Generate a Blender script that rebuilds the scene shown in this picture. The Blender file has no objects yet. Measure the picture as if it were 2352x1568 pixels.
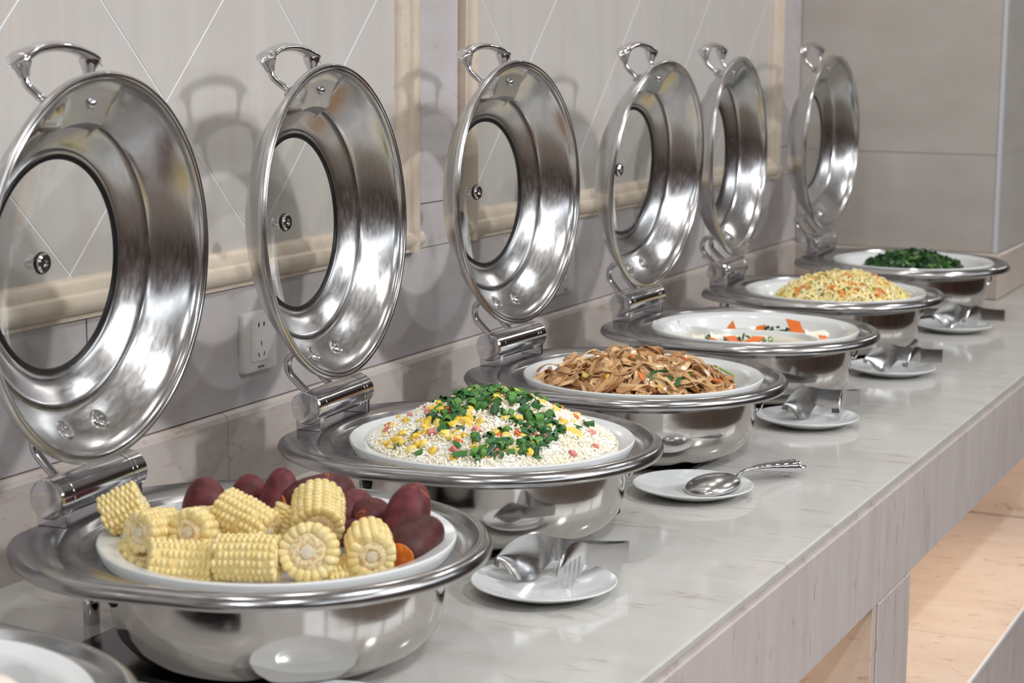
import bpy, math, random
from mathutils import Vector, Matrix, noise
import numpy as np
random.seed(7)
R = random.Random(11)
PI = math.pi
SC = bpy.context.scene
COL = SC.collection

def srgb(r, g, b, a=1.0):
    f = lambda c: (c/255/12.92) if c/255 <= .04045 else ((c/255+.055)/1.055)**2.4
    return (f(r), f(g), f(b), a)

# ------------------------------------------------------------------ camera
cam_d = bpy.data.cameras.new('camera')
cam = bpy.data.objects.new('camera', cam_d)
COL.objects.link(cam)
rt = Vector((0.8998, 0.4363, 0.0070)).normalized()
fw = Vector((-0.4298, 0.8887, -0.1596)).normalized()
up = rt.cross(fw).normalized(); rt = fw.cross(up).normalized()
M = Matrix((rt, up, -fw)).transposed().to_4x4()
K = 1.0487              # the counter and wall were laid out at 1/K of their size
M.translation = Vector((1.4022, -0.0020, 0.6095))*K
cam.matrix_world = M
cam_d.sensor_width = 36.0
cam_d.lens = 4335.0/2352*36
cam_d.clip_start = .05
cam_d.dof.use_dof = True
cam_d.dof.focus_distance = 2.5
cam_d.dof.aperture_fstop = 8.0
SC.camera = cam

# ------------------------------------------------------------------ exposure, world, lamps
SC.view_settings.view_transform = 'Standard'
SC.view_settings.look = 'None'
SC.view_settings.gamma = 1.0
SC.view_settings.use_curve_mapping = False
SC.view_settings.exposure = 0.28
w = bpy.data.worlds.new('world'); SC.world = w
w.use_nodes = True
w.node_tree.nodes['Background'].inputs[0].default_value = (0.60, 0.64, 0.72, 1)
w.node_tree.nodes['Background'].inputs[1].default_value = 0.55

SC.cycles.max_bounces = 14; SC.cycles.diffuse_bounces = 7; SC.cycles.glossy_bounces = 8; SC.cycles.transparent_max_bounces = 16
CEIL = 2.4
def lamp_disk(name, loc, size, power, col=(1, 1, 1), target=None, spread=PI):
    d = bpy.data.lights.new(name, 'AREA'); d.shape = 'DISK'; d.size = size
    d.energy = power; d.color = col; d.spread = spread
    o = bpy.data.objects.new(name, d); o.location = loc
    if target is not None:
        o.rotation_euler = (Vector(target)-Vector(loc)).to_track_quat('-Z', 'Y').to_euler()
    COL.objects.link(o)
    return o
def lamp_rect(name, loc, sx, sy, power, col, target):
    d = bpy.data.lights.new(name, 'AREA'); d.shape = 'RECTANGLE'; d.size = sx; d.size_y = sy
    d.energy = power; d.color = col
    o = bpy.data.objects.new(name, d); o.location = loc
    o.rotation_euler = (Vector(target)-Vector(loc)).to_track_quat('-Z', 'Y').to_euler()
    COL.objects.link(o)
    return o
NEUT = (1.0, .985, .97); COOL = (.93, .97, 1.0); WARM = (1.0, .76, .52)
# the strong lamp across the aisle throws the lids' shadows on the wall
lamp_disk('aisle_flood', (4.3, 2.3, 2.25), .34, 27, NEUT, (0.1, 2.4, .4), 2.2)
# far row of ceiling spots, their glints run along the counter
for i, (x, y, p) in enumerate([(1.9, 7.4, 10), (1.9, 9.6, 10), (1.9, 11.6, 10), (1.9, 13.6, 10)]):
    lamp_disk('ceiling_spot', (x, y, CEIL-.02), .14, p, NEUT)
# the row above the counter
for i, (x, y, p) in enumerate([(.40, 0.6, 4), (.40, 2.0, 4), (.40, 3.3, 4), (.40, 4.5, 3.5)]):
    lamp_disk('ceiling_spot', (x, y, CEIL-.02), .13, p, NEUT, (x-.1, y, 0))
# fill lamps added over the aisle to brighten the pillar and lower wall
for i, (x, y, p) in enumerate([(1.5, -2.6, 48), (2.2, -.6, 22), (2.2, 1.6, 20), (2.2, 4.2, 17)]):
    lamp_disk('ceiling_spot', (x, y, CEIL-.02), .15, p, COOL)

# ------------------------------------------------------------------ mesh helpers
class MB:
    def __init__(s): s.v = []; s.f = []; s.tone = None
    def add(s, vs, fs):
        o = len(s.v); s.v += [tuple(p) for p in vs]; s.f += [tuple(i+o for i in f) for f in fs]
        return s
    def merge(s, other, mat=None):
        vs = other.v if mat is None else [mat @ Vector(p) for p in other.v]
        return s.add(vs, other.f)
    def mesh(s, name, mat=None, smooth=True, angle=40):
        m = bpy.data.meshes.new(name)
        m.from_pydata([tuple(p) for p in s.v], [], s.f)
        if s.tone:
            at = m.attributes.new('tone', 'FLOAT', 'POINT'); at.data.foreach_set('value', (s.tone+[.35]*len(s.v))[:len(s.v)])
        m.validate(clean_customdata=False)
        if mat: m.materials.append(mat)
        if smooth:
            m.polygons.foreach_set('use_smooth', [True]*len(m.polygons))
            if angle is not None: m.set_sharp_from_angle(angle=math.radians(angle))
        m.update()
        return m

def link(name, data, parent=None, loc=None):
    o = bpy.data.objects.new(name, data); COL.objects.link(o)
    if parent: o.parent = parent
    if loc is not None: o.location = loc
    return o
def obj(name, mb, mat, parent=None, smooth=True, angle=40, loc=None):
    return link(name, mb.mesh(name, mat, smooth, angle), parent, loc)
def thing(name, label, cat, loc=(0, 0, 0), rz=0, group=None):
    o = link(name, None); o.location = loc; o.rotation_euler = (0, 0, rz)
    return tag(o, label, cat, group)
def tag(o, label, cat, group=None):
    o['label'] = label; o['category'] = cat
    if group: o['group'] = group
    return o
def struct(o): o['kind'] = 'structure'; return o

def box(x0, x1, y0, y1, z0, z1, b=0.0):
    m = MB()
    if b <= 0:
        vs = [(x, y, z) for z in (z0, z1) for y in (y0, y1) for x in (x0, x1)]
        return m.add(vs, [(0, 2, 3, 1), (4, 5, 7, 6), (0, 1, 5, 4), (2, 6, 7, 3), (0, 4, 6, 2), (1, 3, 7, 5)])
    # chamfered box: 24 verts
    X = (x0, x1); Y = (y0, y1); Z = (z0, z1)
    vs = []; idx = {}
    for i in (0, 1):
        for j in (0, 1):
            for k in (0, 1):
                sx, sy, sz = (1 if i == 0 else -1), (1 if j == 0 else -1), (1 if k == 0 else -1)
                idx[(i, j, k, 'x')] = len(vs); vs.append((X[i], Y[j]+sy*b, Z[k]+sz*b))
                idx[(i, j, k, 'y')] = len(vs); vs.append((X[i]+sx*b, Y[j], Z[k]+sz*b))
                idx[(i, j, k, 'z')] = len(vs); vs.append((X[i]+sx*b, Y[j]+sy*b, Z[k]))
    fs = []
    for i in (0, 1):
        q = [idx[(i, j, k, 'x')] for j, k in ((0, 0), (1, 0), (1, 1), (0, 1))]; fs.append(q if i else q[::-1])
        q = [idx[(j, i, k, 'y')] for j, k in ((0, 0), (0, 1), (1, 1), (1, 0))]; fs.append(q if i else q[::-1])
        q = [idx[(j, k, i, 'z')] for j, k in ((0, 0), (1, 0), (1, 1), (0, 1))]; fs.append(q if i else q[::-1])
    for j in (0, 1):
        for k in (0, 1):
            fs.append([idx[(0, j, k, 'y')], idx[(1, j, k, 'y')], idx[(1, j, k, 'z')], idx[(0, j, k, 'z')]])
            fs.append([idx[(j, 0, k, 'x')], idx[(j, 1, k, 'x')], idx[(j, 1, k, 'z')], idx[(j, 0, k, 'z')]])
            fs.append([idx[(j, k, 0, 'x')], idx[(j, k, 1, 'x')], idx[(j, k, 1, 'y')], idx[(j, k, 0, 'y')]])
    for i in (0, 1):
        for j in (0, 1):
            for k in (0, 1):
                fs.append([idx[(i, j, k, c)] for c in 'xyz'])
    m.add(vs, fs)
    return fix_normals(m)
def fix_normals(m):
    import bmesh
    me = bpy.data.meshes.new('t'); me.from_pydata([tuple(p) for p in m.v], [], m.f)
    bm = bmesh.new(); bm.from_mesh(me); bmesh.ops.recalc_face_normals(bm, faces=bm.faces)
    r = MB(); bm.verts.ensure_lookup_table()
    r.v = [tuple(v.co) for v in bm.verts]; r.f = [tuple(v.index for v in f.verts) for f in bm.faces]
    bm.free(); bpy.data.meshes.remove(me)
    return r

def rings(rs, closed=False, cap0=False, cap1=False):
    m = MB(); n = len(rs[0]); vs = [p for r in rs for p in r]; fs = []
    k = len(rs)
    for i in range(k if closed else k-1):
        a, b = i*n, ((i+1) % k)*n
        for j in range(n):
            j2 = (j+1) % n
            fs.append((a+j, a+j2, b+j2, b+j))
    if cap0: fs.append(tuple(range(n))[::-1])
    if cap1: fs.append(tuple((k-1)*n+j for j in range(n)))
    return m.add(vs, fs)
def lathe(prof, seg=64, closed=False):
    """revolve (r, z) points about z; an end with r=0 becomes a pole"""
    m = MB(); first = None; vs = []; fs = []; idx = []
    for r, z in prof:
        if r <= 1e-9: idx.append([len(vs)]); vs.append((0, 0, z))
        else:
            idx.append(list(range(len(vs), len(vs)+seg)))
            vs += [(r*math.cos(2*PI*j/seg), r*math.sin(2*PI*j/seg), z) for j in range(seg)]
    pairs = list(zip(idx[:-1], idx[1:])) + ([(idx[-1], idx[0])] if closed else [])
    for a, b in pairs:
        for j in range(seg):
            j2 = (j+1) % seg
            if len(a) == 1 and len(b) == 1: continue
            if len(a) == 1: fs.append((a[0], b[j2], b[j]))
            elif len(b) == 1: fs.append((a[j], a[j2], b[0]))
            else: fs.append((a[j], a[j2], b[j2], b[j]))
    m.add(vs, fs)
    return fix_normals(m)
def tube(path, rad, n=10, flat=1.0, caps=True, closed=False, upv=None):
    P = [Vector(p) for p in path]; k = len(P)
    rad = [rad]*k if isinstance(rad, (int, float)) else rad
    rs = []; nv = None
    for i in range(k):
        if closed: t = P[(i+1) % k]-P[i-1]
        else: t = P[min(i+1, k-1)]-P[max(i-1, 0)]
        t.normalize()
        if nv is None:
            a = Vector(upv) if upv else (Vector((0, 0, 1)) if abs(t.z) < .9 else Vector((1, 0, 0)))
            nv = (a - t*a.dot(t)).normalized()
        else:
            nv = (nv - t*nv.dot(t))
            nv.normalize()
        b = t.cross(nv)
        ry = rad[i] if not isinstance(rad[i], tuple) else rad[i][0]
        rx = rad[i]*flat if not isinstance(rad[i], tuple) else rad[i][1]
        rs.append([P[i]+nv*(ry*math.cos(2*PI*j/n))+b*(rx*math.sin(2*PI*j/n)) for j in range(n)])
    return fix_normals(rings(rs, closed=closed, cap0=caps and not closed, cap1=caps and not closed))
def extrude(poly, d):
    """poly: list of 3D points, extruded along vector d"""
    n = len(poly); d = Vector(d)
    vs = [Vector(p) for p in poly]+[Vector(p)+d for p in poly]
    fs = [tuple(range(n))[::-1], tuple(range(n, 2*n))]+[(i, (i+1) % n, n+(i+1) % n, n+i) for i in range(n)]
    return fix_normals(MB().add(vs, fs))
def spline(pts, n=6, closed=False):
    P = [Vector(p) for p in pts]; k = len(P); out = []
    for i in range(k if closed else k-1):
        if closed: a, b, c, d = P[i-1], P[i], P[(i+1) % k], P[(i+2) % k]
        else: a, b, c, d = P[max(i-1, 0)], P[i], P[i+1], P[min(i+2, k-1)]
        for j in range(n):
            t = j/n
            out.append(.5*((2*b)+(c-a)*t+(2*a-5*b+4*c-d)*t*t+(3*b-a-3*c+d)*t**3))
    if not closed: out.append(P[-1])
    return out

# ------------------------------------------------------------------ materials
def mat(name, col, rough=.5, metal=0.0, **kw):
    m = bpy.data.materials.new(name); m.use_nodes = True
    b = m.node_tree.nodes['Principled BSDF']
    b.inputs['Base Color'].default_value = col
    b.inputs['Roughness'].default_value = rough
    b.inputs['Metallic'].default_value = metal
    for k, v in kw.items(): b.inputs[k].default_value = v
    return m
def N(m, t): return m.node_tree.nodes.new(t)
def L(m, a, b): m.node_tree.links.new(a, b)
def bsdf(m): return m.node_tree.nodes['Principled BSDF']
def noise_node(m, scale, detail=4, rough=.55, stretch=(1, 1, 1), rot=(0, 0, 0), coord='Object', dist=0.0):
    tc = N(m, 'ShaderNodeTexCoord'); mp = N(m, 'ShaderNodeMapping'); nz = N(m, 'ShaderNodeTexNoise')
    mp.inputs['Scale'].default_value = stretch; mp.inputs['Rotation'].default_value = rot
    L(m, tc.outputs[coord], mp.inputs['Vector']); L(m, mp.outputs[0], nz.inputs['Vector'])
    nz.inputs['Scale'].default_value = scale; nz.inputs['Detail'].default_value = detail
    nz.inputs['Roughness'].default_value = rough; nz.inputs['Distortion'].default_value = dist
    return nz
def ramp(m, fac, stops):
    r = N(m, 'ShaderNodeValToRGB'); e = r.color_ramp.elements
    while len(e) < len(stops): e.new(.5)
    for i, (p, c) in enumerate(stops): e[i].position = p; e[i].color = c
    L(m, fac, r.inputs[0]); return r
def mix(m, fac, a, b, mode='MIX'):
    x = N(m, 'ShaderNodeMix'); x.data_type = 'RGBA'; x.blend_type = mode
    for s, v in ((x.inputs[0], fac), (x.inputs[6], a), (x.inputs[7], b)):
        if hasattr(v, 'links'): L(m, v, s)
        else: s.default_value = v
    return x.outputs[2]
def bump(m, h, strength=.1, dist=.001):
    b = N(m, 'ShaderNodeBump'); b.inputs['Strength'].default_value = strength; b.inputs['Distance'].default_value = dist
    L(m, h, b.inputs['Height']); L(m, b.outputs[0], bsdf(m).inputs['Normal']); return b

def marble(name, base, cloud, vein, rough, vdir=(1, 1, 1), rot=(0, 0, 0), veins=.35, sc=6, spec=.5):
    m = mat(name, base, rough); bsdf(m).inputs['Specular IOR Level'].default_value = spec
    a = noise_node(m, sc, 5, .6, vdir, rot)
    c = ramp(m, a.outputs['Fac'], [(.35, base), (.7, cloud)])
    v = noise_node(m, sc*3.2, 8, .72, vdir, rot, dist=.6)
    vr = ramp(m, v.outputs['Fac'], [(.0, (0, 0, 0, 1)), (.57, (0, 0, 0, 1)), (.66, (veins,)*3+(1,)), (.74, (0, 0, 0, 1))])
    o = mix(m, vr.outputs[0], c.outputs[0], vein)
    # per-piece shift of tone
    oi = N(m, 'ShaderNodeObjectInfo'); rr = ramp(m, oi.outputs['Random'], [(0, (.965, .965, .97, 1)), (1, (1.0, .995, .99, 1))])
    o = mix(m, 1.0, o, rr.outputs[0], 'MULTIPLY')
    L(m, o, bsdf(m).inputs['Base Color'])
    return m
RV = (0, 0, math.radians(-26))
M_TOP = marble('counter_marble', srgb(201, 198, 193), srgb(208, 208, 205), srgb(168, 150, 134), .10, (.6, 3.2, 3), RV, .55, 5)
M_APRON = marble('apron_marble', srgb(203, 192, 188), srgb(214, 206, 204), srgb(160, 122, 104), .22, (3, 3, .5), (0, .12, 0), .5, 6)
M_SHELF = marble('shelf_marble', srgb(205, 192, 182), srgb(214, 204, 196), srgb(150, 100, 74), .15, (1.2, 3, 3), RV, .5, 5)
M_BAND = marble('wall_marble', srgb(193, 187, 188), srgb(205, 200, 203), srgb(176, 158, 148), .26, (1, 1.0, 2.2), (.3, 0, 0), .45, 7)
M_BASE = marble('skirting_marble', srgb(192, 181, 174), srgb(204, 196, 192), srgb(160, 128, 108), .32, (1, .8, 2), (.4, 0, 0), .6, 8)
M_PANEL = marble('panel_tile', srgb(200, 195, 190), srgb(206, 202, 199), srgb(214, 184, 158), .3, (1, 3.2, .35), (.06, 0, 0), .5, 7)
M_COLUMN = marble('column_tile', srgb(184, 177, 170), srgb(192, 186, 180), srgb(186, 180, 174), .22, (1, .8, 2), (0, .35, 0), .4, 6)
M_COLBASE = marble('column_skirting', srgb(186, 172, 160), srgb(194, 182, 171), srgb(140, 112, 92), .3, (1, 1, 1), (0, 0, 0), .4, 8)
M_MOULD = marble('moulding_stone', srgb(212, 196, 178), srgb(218, 205, 190), srgb(160, 130, 105), .32, (1, 1, 1), (0, 0, 0), .35, 24)
M_GROUT = mat('white_grout', srgb(244, 244, 248), .5)
M_GREYGROUT = mat('grey_grout', srgb(172, 164, 160), .7)
M_STRIP = mat('white_metal_strip', srgb(205, 207, 212), .35)
M_PLASTER = mat('ceiling_paint', srgb(222, 218, 212), .8)
M_FLOOR = marble('floor_tile', srgb(120, 108, 98), srgb(138, 126, 116), srgb(104, 90, 78), .15, (1, 1, 1), (0, 0, 0), .3, 3)
def wood_mat():
    m = mat('walnut_panelling', srgb(116, 84, 62), .35)
    n = noise_node(m, 3, 6, .6, (1, 1, .2)); c = ramp(m, n.outputs['Fac'], [(.3, srgb(70, 50, 40)), (.7, srgb(112, 84, 66))])
    L(m, c.outputs[0], bsdf(m).inputs['Base Color']); return m
M_WOOD = wood_mat()

def steel(name, col, rough, wav=.0, wsc=30):
    m = mat(name, col, rough, 1.0)
    n = noise_node(m, 60, 3, .6, (1, 1, 6))
    mr = N(m, 'ShaderNodeMapRange'); mr.inputs[1].default_value = .3; mr.inputs[2].default_value = .7
    mr.inputs[3].default_value = rough*.8; mr.inputs[4].default_value = rough*1.25
    L(m, n.outputs['Fac'], mr.inputs[0]); L(m, mr.outputs[0], bsdf(m).inputs['Roughness'])
    if wav:
        h = noise_node(m, wsc, 1, .4); bump(m, h.outputs['Fac'], wav, .002)
    return m
M_LID = steel('lid_steel', (.57, .565, .565, 1), .21)
M_BEZEL = steel('bezel_steel', (.44, .435, .435, 1), .20)
M_BOWL = steel('bowl_steel', (.58, .555, .535, 1), .10)
M_CHROME = steel('chrome', (.66, .66, .68, 1), .10)
M_CUT = steel('cutlery_steel', (.60, .60, .60, 1), .20)
M_BLACK = mat('black_plastic', srgb(18, 17, 18), .35)
M_PAD = mat('black_ceramic_glass', srgb(14, 14, 16), .14)
def pad_mat():
    n = noise_node(M_PAD, 40, 4); c = ramp(M_PAD, n.outputs['Fac'], [(.3, srgb(12, 12, 14)), (.8, srgb(20, 20, 22))])
    L(M_PAD, c.outputs[0], bsdf(M_PAD).inputs['Base Color'])
pad_mat()
def ceramic_mat():
    m = mat('white_ceramic', srgb(226, 229, 229), .12); bsdf(m).inputs['Coat Weight'].default_value = .3
    n = noise_node(m, 14, 3); c = ramp(m, n.outputs['Fac'], [(.3, srgb(225, 228, 228)), (.7, srgb(229, 232, 233))])
    L(m, c.outputs[0], bsdf(m).inputs['Base Color']); return m
M_CERAMIC = ceramic_mat()
M_SOCKET = mat('white_plastic', srgb(222, 221, 218), .3)
M_SLOT = mat('socket_slot', srgb(24, 22, 22), .6)
def glass_mat():
    m = bpy.data.materials.new('window_glass'); m.use_nodes = True; nt = m.node_tree; nt.nodes.clear()
    out = N(m, 'ShaderNodeOutputMaterial'); tr = N(m, 'ShaderNodeBsdfTransparent'); gl = N(m, 'ShaderNodeBsdfGlossy')
    lw = N(m, 'ShaderNodeLayerWeight'); lw.inputs['Blend'].default_value = .5
    pw = N(m, 'ShaderNodeMath'); pw.operation = 'POWER'; pw.inputs[1].default_value = 4.0; L(m, lw.outputs['Facing'], pw.inputs[0])
    fr = N(m, 'ShaderNodeMapRange'); fr.inputs[3].default_value = .05; fr.inputs[4].default_value = .85; L(m, pw.outputs[0], fr.inputs[0]); mx = N(m, 'ShaderNodeMixShader')
    gl.inputs['Roughness'].default_value = .03
    tr.inputs[0].default_value = (.955, .965, .955, 1)
    L(m, fr.outputs[0], mx.inputs[0]); L(m, tr.outputs[0], mx.inputs[1]); L(m, gl.outputs[0], mx.inputs[2]); L(m, mx.outputs[0], out.inputs[0])
    return m
M_GLASS = glass_mat()
def vary(name, c0, c1, rough=.4, sub=.0, nscale=0, c2=None, th=.62, **kw):
    """food colour: random per object between c0 and c1, optional noise patches of c2"""
    m = mat(name, c0, rough, **kw)
    oi = N(m, 'ShaderNodeObjectInfo'); r = ramp(m, oi.outputs['Random'], [(0, c0), (1, c1)])
    o = r.outputs[0]
    if nscale:
        n = noise_node(m, nscale, 5, .65)
        rr = ramp(m, n.outputs['Fac'], [(th-.08, (0, 0, 0, 1)), (th, (1, 1, 1, 1))])
        o = mix(m, rr.outputs[0], o, c2)
    L(m, o, bsdf(m).inputs['Base Color'])
    if sub:
        b = bsdf(m); b.inputs['Subsurface Weight'].default_value = sub
        b.inputs['Subsurface Radius'].default_value = (.004, .0025, .001); b.inputs['Subsurface Scale'].default_value = 1.0
    return m

# ------------------------------------------------------------------ the room
def S(name, mb, m, parent=None, smooth=False): 
    mb.v = [(p[0]*K, p[1]*K, p[2]*K) for p in mb.v]
    o = obj(name, mb, m, parent, smooth)
    if parent is None: struct(o)
    return o
ZF = -.86
S('floor', box(-.4, 6.5, -4.5, 16, ZF-.1, ZF), M_FLOOR)
S('ceiling', box(-.4, 6.5, -4.5, 16, CEIL, CEIL+.1), M_PLASTER)
wr = S('wall_right', box(5.2, 5.35, -4.5, 16, ZF, CEIL), M_WOOD)
S('wall_back', box(-.4, 5.2, -4.5, -4.35, ZF, CEIL), M_WOOD)
S('wall_far', box(-.4, 5.2, 15.8, 15.95, ZF, CEIL), M_PLASTER)
# unseen aisle-side windows, enlarged and raised as soft light and for steel reflections
M_DAY = bpy.data.materials.new('daylight_pane'); M_DAY.use_nodes = True
_e = N(M_DAY, 'ShaderNodeEmission'); _e.inputs[0].default_value = (.88, .94, 1, 1); _e.inputs[1].default_value = 3.0
L(M_DAY, _e.outputs[0], M_DAY.node_tree.nodes['Material Output'].inputs[0])
for i in range(5):
    y0 = -2.6+1.9*i; y1 = y0+1.7
    wn = S('window_%d' % (i+1), box(5.14, 5.2, y0-.06, y1+.06, 1.54, 2.26), M_PLASTER)
    for k in range(2):
        ya = y0+(y1-y0)*k/2+.02; yb = y0+(y1-y0)*(k+1)/2-.02
        S('pane', box(5.13, 5.138, ya, yb, 1.6, 2.2), M_DAY, wn)

wl = S('wall_left', box(-.2, -.012, -2.2, 4.512, ZF, CEIL), M_GREYGROUT)
WT = M_BAND
# low marble band between skirting and moulding
for ya, yb in [(-2.2, .95), (.9525, 1.75), (1.7525, 2.95), (2.9525, 4.1), (4.1025, 4.509)]:
    S('wall_tile', box(-.013, 0, ya, yb, .1195, .2815, .0008), M_BAND, wl)
# plain marble strips between the tiled fields
for ya, yb in [(2.5485, 2.692), (4.332, 4.509)]:
    for za, zb in [(.2825, .3505), (.352, 1.03), (1.032, CEIL)]:
        S('wall_tile', box(-.013, 0, ya, yb, za, zb, .0008), M_BAND, wl)

def clip(poly, axis, val, keep_greater):
    out = []
    for i in range(len(poly)):
        a, b = poly[i], poly[(i+1) % len(poly)]
        ia = (a[axis] >= val) == keep_greater; ib = (b[axis] >= val) == keep_greater
        if ia: out.append(a)
        if ia != ib:
            t = (val-a[axis])/(b[axis]-a[axis]); out.append(tuple(a[k]+(b[k]-a[k])*t for k in (0, 1)))
    return out
def diamond_field(y0, y1, z0, z1, yn, zn, p, name):
    g = S(name, box(-.012, -.0028, y0, y1, z0, z1), M_GROUT)
    h = p/2-.0019
    for i in range(-14, 15):
        for j in range(-9, 10):
            if (i+j) % 2 == 0: continue
            cy, cz = yn+i*p/2, zn+j*p/2
            q = [(cy-h, cz), (cy, cz-h), (cy+h, cz), (cy, cz+h)]
            for ax, val, gr in ((0, y0, True), (0, y1, False), (1, z0, True), (1, z1, False)):
                q = clip(q, ax, val, gr)
                if len(q) < 3: break
            if len(q) < 3: continue
            S('diamond_tile', extrude([(-.005, a, b) for a, b in q], (.003, 0, 0)), M_PANEL, g)
diamond_field(.72, 2.494, .328, CEIL, 1.919, .526, .385, 'trim_3')
diamond_field(2.745, 4.282, .328, CEIL, 2.925, .526, .385, 'trim_4')

# stone mouldings round the tiled fields: profile across the width (0 = outer edge), height off the wall
MP = [(0, -.012), (0, .009), (.006, .009), (.0065, .013), (.012, .019), (.020, .021), (.028, .018), (.031, .012), (.034, .0115), (.040, .010), (.046, .006), (.048, .001), (.048, -.012)]
def moulding_h(name, ya, yb, z0, parent=None):
    return S(name, extrude([(h, ya, z0+a) for a, h in MP], (0, yb-ya, 0)), M_MOULD, parent, True)
def moulding_v(name, y0, sgn, z0, wsc=1.0, parent=None):
    return S(name, extrude([(h, y0+sgn*a*wsc, z0) for a, h in MP], (0, 0, CEIL-z0)), M_MOULD, parent, True)
t1 = moulding_h('trim_1', -2.2, 2.547, .282)
moulding_v('moulding_upright', 2.547, -1, .282, 1.15, t1)
t2 = moulding_h('trim_2', 2.703, 4.33, .282)
moulding_v('moulding_upright', 2.703, 1, .282, .95, t2)
moulding_v('moulding_upright', 4.33, -1, .282, 1.0, t2)
# skirting with a rounded top
bp_ = [(-.013, 0), (.011, 0), (.011, .109), (.0085, .1150), (.003, .1182), (-.013, .1182)]
bs = None
for ya, yb in [(-2.2, .62), (.6215, 2.02), (2.0215, 3.42), (3.4215, 4.482)]:
    mb = extrude([(x, ya, z) for x, z in bp_], (0, yb-ya, 0))
    if bs is None: bs = S('baseboard_left', mb, M_BASE)
    else: S('skirting_slab', mb, M_BASE, bs)

# the pillar that ends the counter run
pl = S('wall_pillar', box(-.1, .4928, 4.5132, 5.7, .001, CEIL), M_GREYGROUT)
for za, zb in [(.1095, .338), (.341, 1.1), (1.103, CEIL)]:
    S('wall_tile', box(.0, .486, 4.512, 4.5131, za, zb, .0004), M_COLUMN, pl)
    S('wall_tile', box(.4929, .494, 4.526, 5.7, za, zb, .0004), M_COLUMN, pl)
S('corner_strip', box(.4865, .4945, 4.5105, 4.5255, .1095, CEIL), M_STRIP, pl)
b2 = S('baseboard_pillar', box(.0, .508, 4.484, 4.512, .0005, .108, .003), M_COLBASE)
S('skirting_slab', box(.495, .508, 4.5125, 5.7, .0005, .108, .003), M_COLBASE, b2)

# ------------------------------------------------------------------ the counter
ct = thing('buffet_counter', 'long pale marble buffet counter with deep apron and a warmly lit shelf underneath', 'counter', (0, 0, ZF*K))
def CP(name, mb, m, smooth=False): 
    mb.v = [(p[0]*K, p[1]*K, p[2]*K) for p in mb.v]
    o = obj(name, mb, m, ct, smooth); o.location = (0, 0, -ZF*K); return o
XF = .759
CP('worktop_slab', box(0.0, XF, -2.2, 5.7, -.011, 0, .0025), M_TOP)
CP('groove_strip', box(.60, XF-.006, -2.2, 5.7, -.0185, -.011), M_APRON)
for ya, yb in [(-2.2, .4), (.4015, 2.516), (2.5178, 4.62), (4.6218, 5.7)]:
    CP('apron_panel', box(XF-.02, XF, ya, yb, -.167, -.0187, .002), M_APRON)
CP('underside_board', box(.0, XF-.0205, -2.2, 5.7, -.06, -.0115), M_APRON)
for y0 in (.36, 2.49, 4.348):
    CP('leg_front', box(XF-.02, XF, y0+.019, y0+.198, -.484, -.168, .0012), M_APRON)
    CP('leg_side', box(.02, XF-.003, y0, y0+.0175, -.484, -.061, .0012), M_SHELF)
    CP('leg_side', box(.02, XF-.0205, y0+.181, y0+.198, -.484, -.061, .0012), M_SHELF)
for ya, yb in [(-2.2, 1.6), (1.602, 3.4), (3.402, 5.7)]:
    CP('shelf_slab', box(.0, XF-.004, ya, yb, -.50, -.485), M_SHELF)
CP('shelf_edge', box(XF-.006, XF+.001, -2.2, 5.7, -.494, -.4835, .001), M_STRIP)
CP('kick_panel', box(XF-.03, XF-.008, -2.2, 5.7, -.86, -.5005), M_APRON)
M_LED = bpy.data.materials.new('warm_tube'); M_LED.use_nodes = True
_e = N(M_LED, 'ShaderNodeEmission'); _e.inputs[0].default_value = WARM+(1,); _e.inputs[1].default_value = 8
L(M_LED, _e.outputs[0], M_LED.node_tree.nodes['Material Output'].inputs[0])
for ya, yb in [(.75, 2.35), (2.85, 4.2)]:
    CP('light_tube', tube([(.70, ya, -.10), (.70, yb, -.10)], .008, 10), M_LED, True)
    CP('light_bracket', box(.68, .72, ya+.05, ya+.09, -.092, -.06), M_STRIP)
    CP('light_bracket', box(.68, .72, yb-.09, yb-.05, -.092, -.06), M_STRIP)
    d = lamp_rect('shelf_lamp', (.70, (ya+yb)/2*K, -.125), .03, yb-ya, 1.6, WARM, (.70, (ya+yb)/2*K, -.5)); d.rotation_euler = (0, .25, 0)

# ------------------------------------------------------------------ sockets
def text_mesh(s, size, m, name, parent, loc, rot):
    c = bpy.data.curves.new(name, 'FONT'); c.body = s; c.size = size; c.extrude = .0001; c.align_x = 'CENTER'; c.resolution_u = 2
    t = bpy.data.objects.new(name, c); COL.objects.link(t)
    dg = bpy.context.evaluated_depsgraph_get(); me = bpy.data.meshes.new_from_object(t.evaluated_get(dg))
    COL.objects.unlink(t); bpy.data.objects.remove(t)
    me.materials.clear(); me.materials.append(m)
    o = link(name, me, parent); o.location = loc; o.rotation_euler = rot
    return o
def rrect(w_, h_, r, n=4):
    out = []
    for cx, cy, a0 in ((w_/2-r, h_/2-r, 0), (-w_/2+r, h_/2-r, 90), (-w_/2+r, -h_/2+r, 180), (w_/2-r, -h_/2+r, 270)):
        for k in range(n+1):
            a = math.radians(a0+90*k/n); out.append((cx+r*math.cos(a), cy+r*math.sin(a)))
    return out
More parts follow.
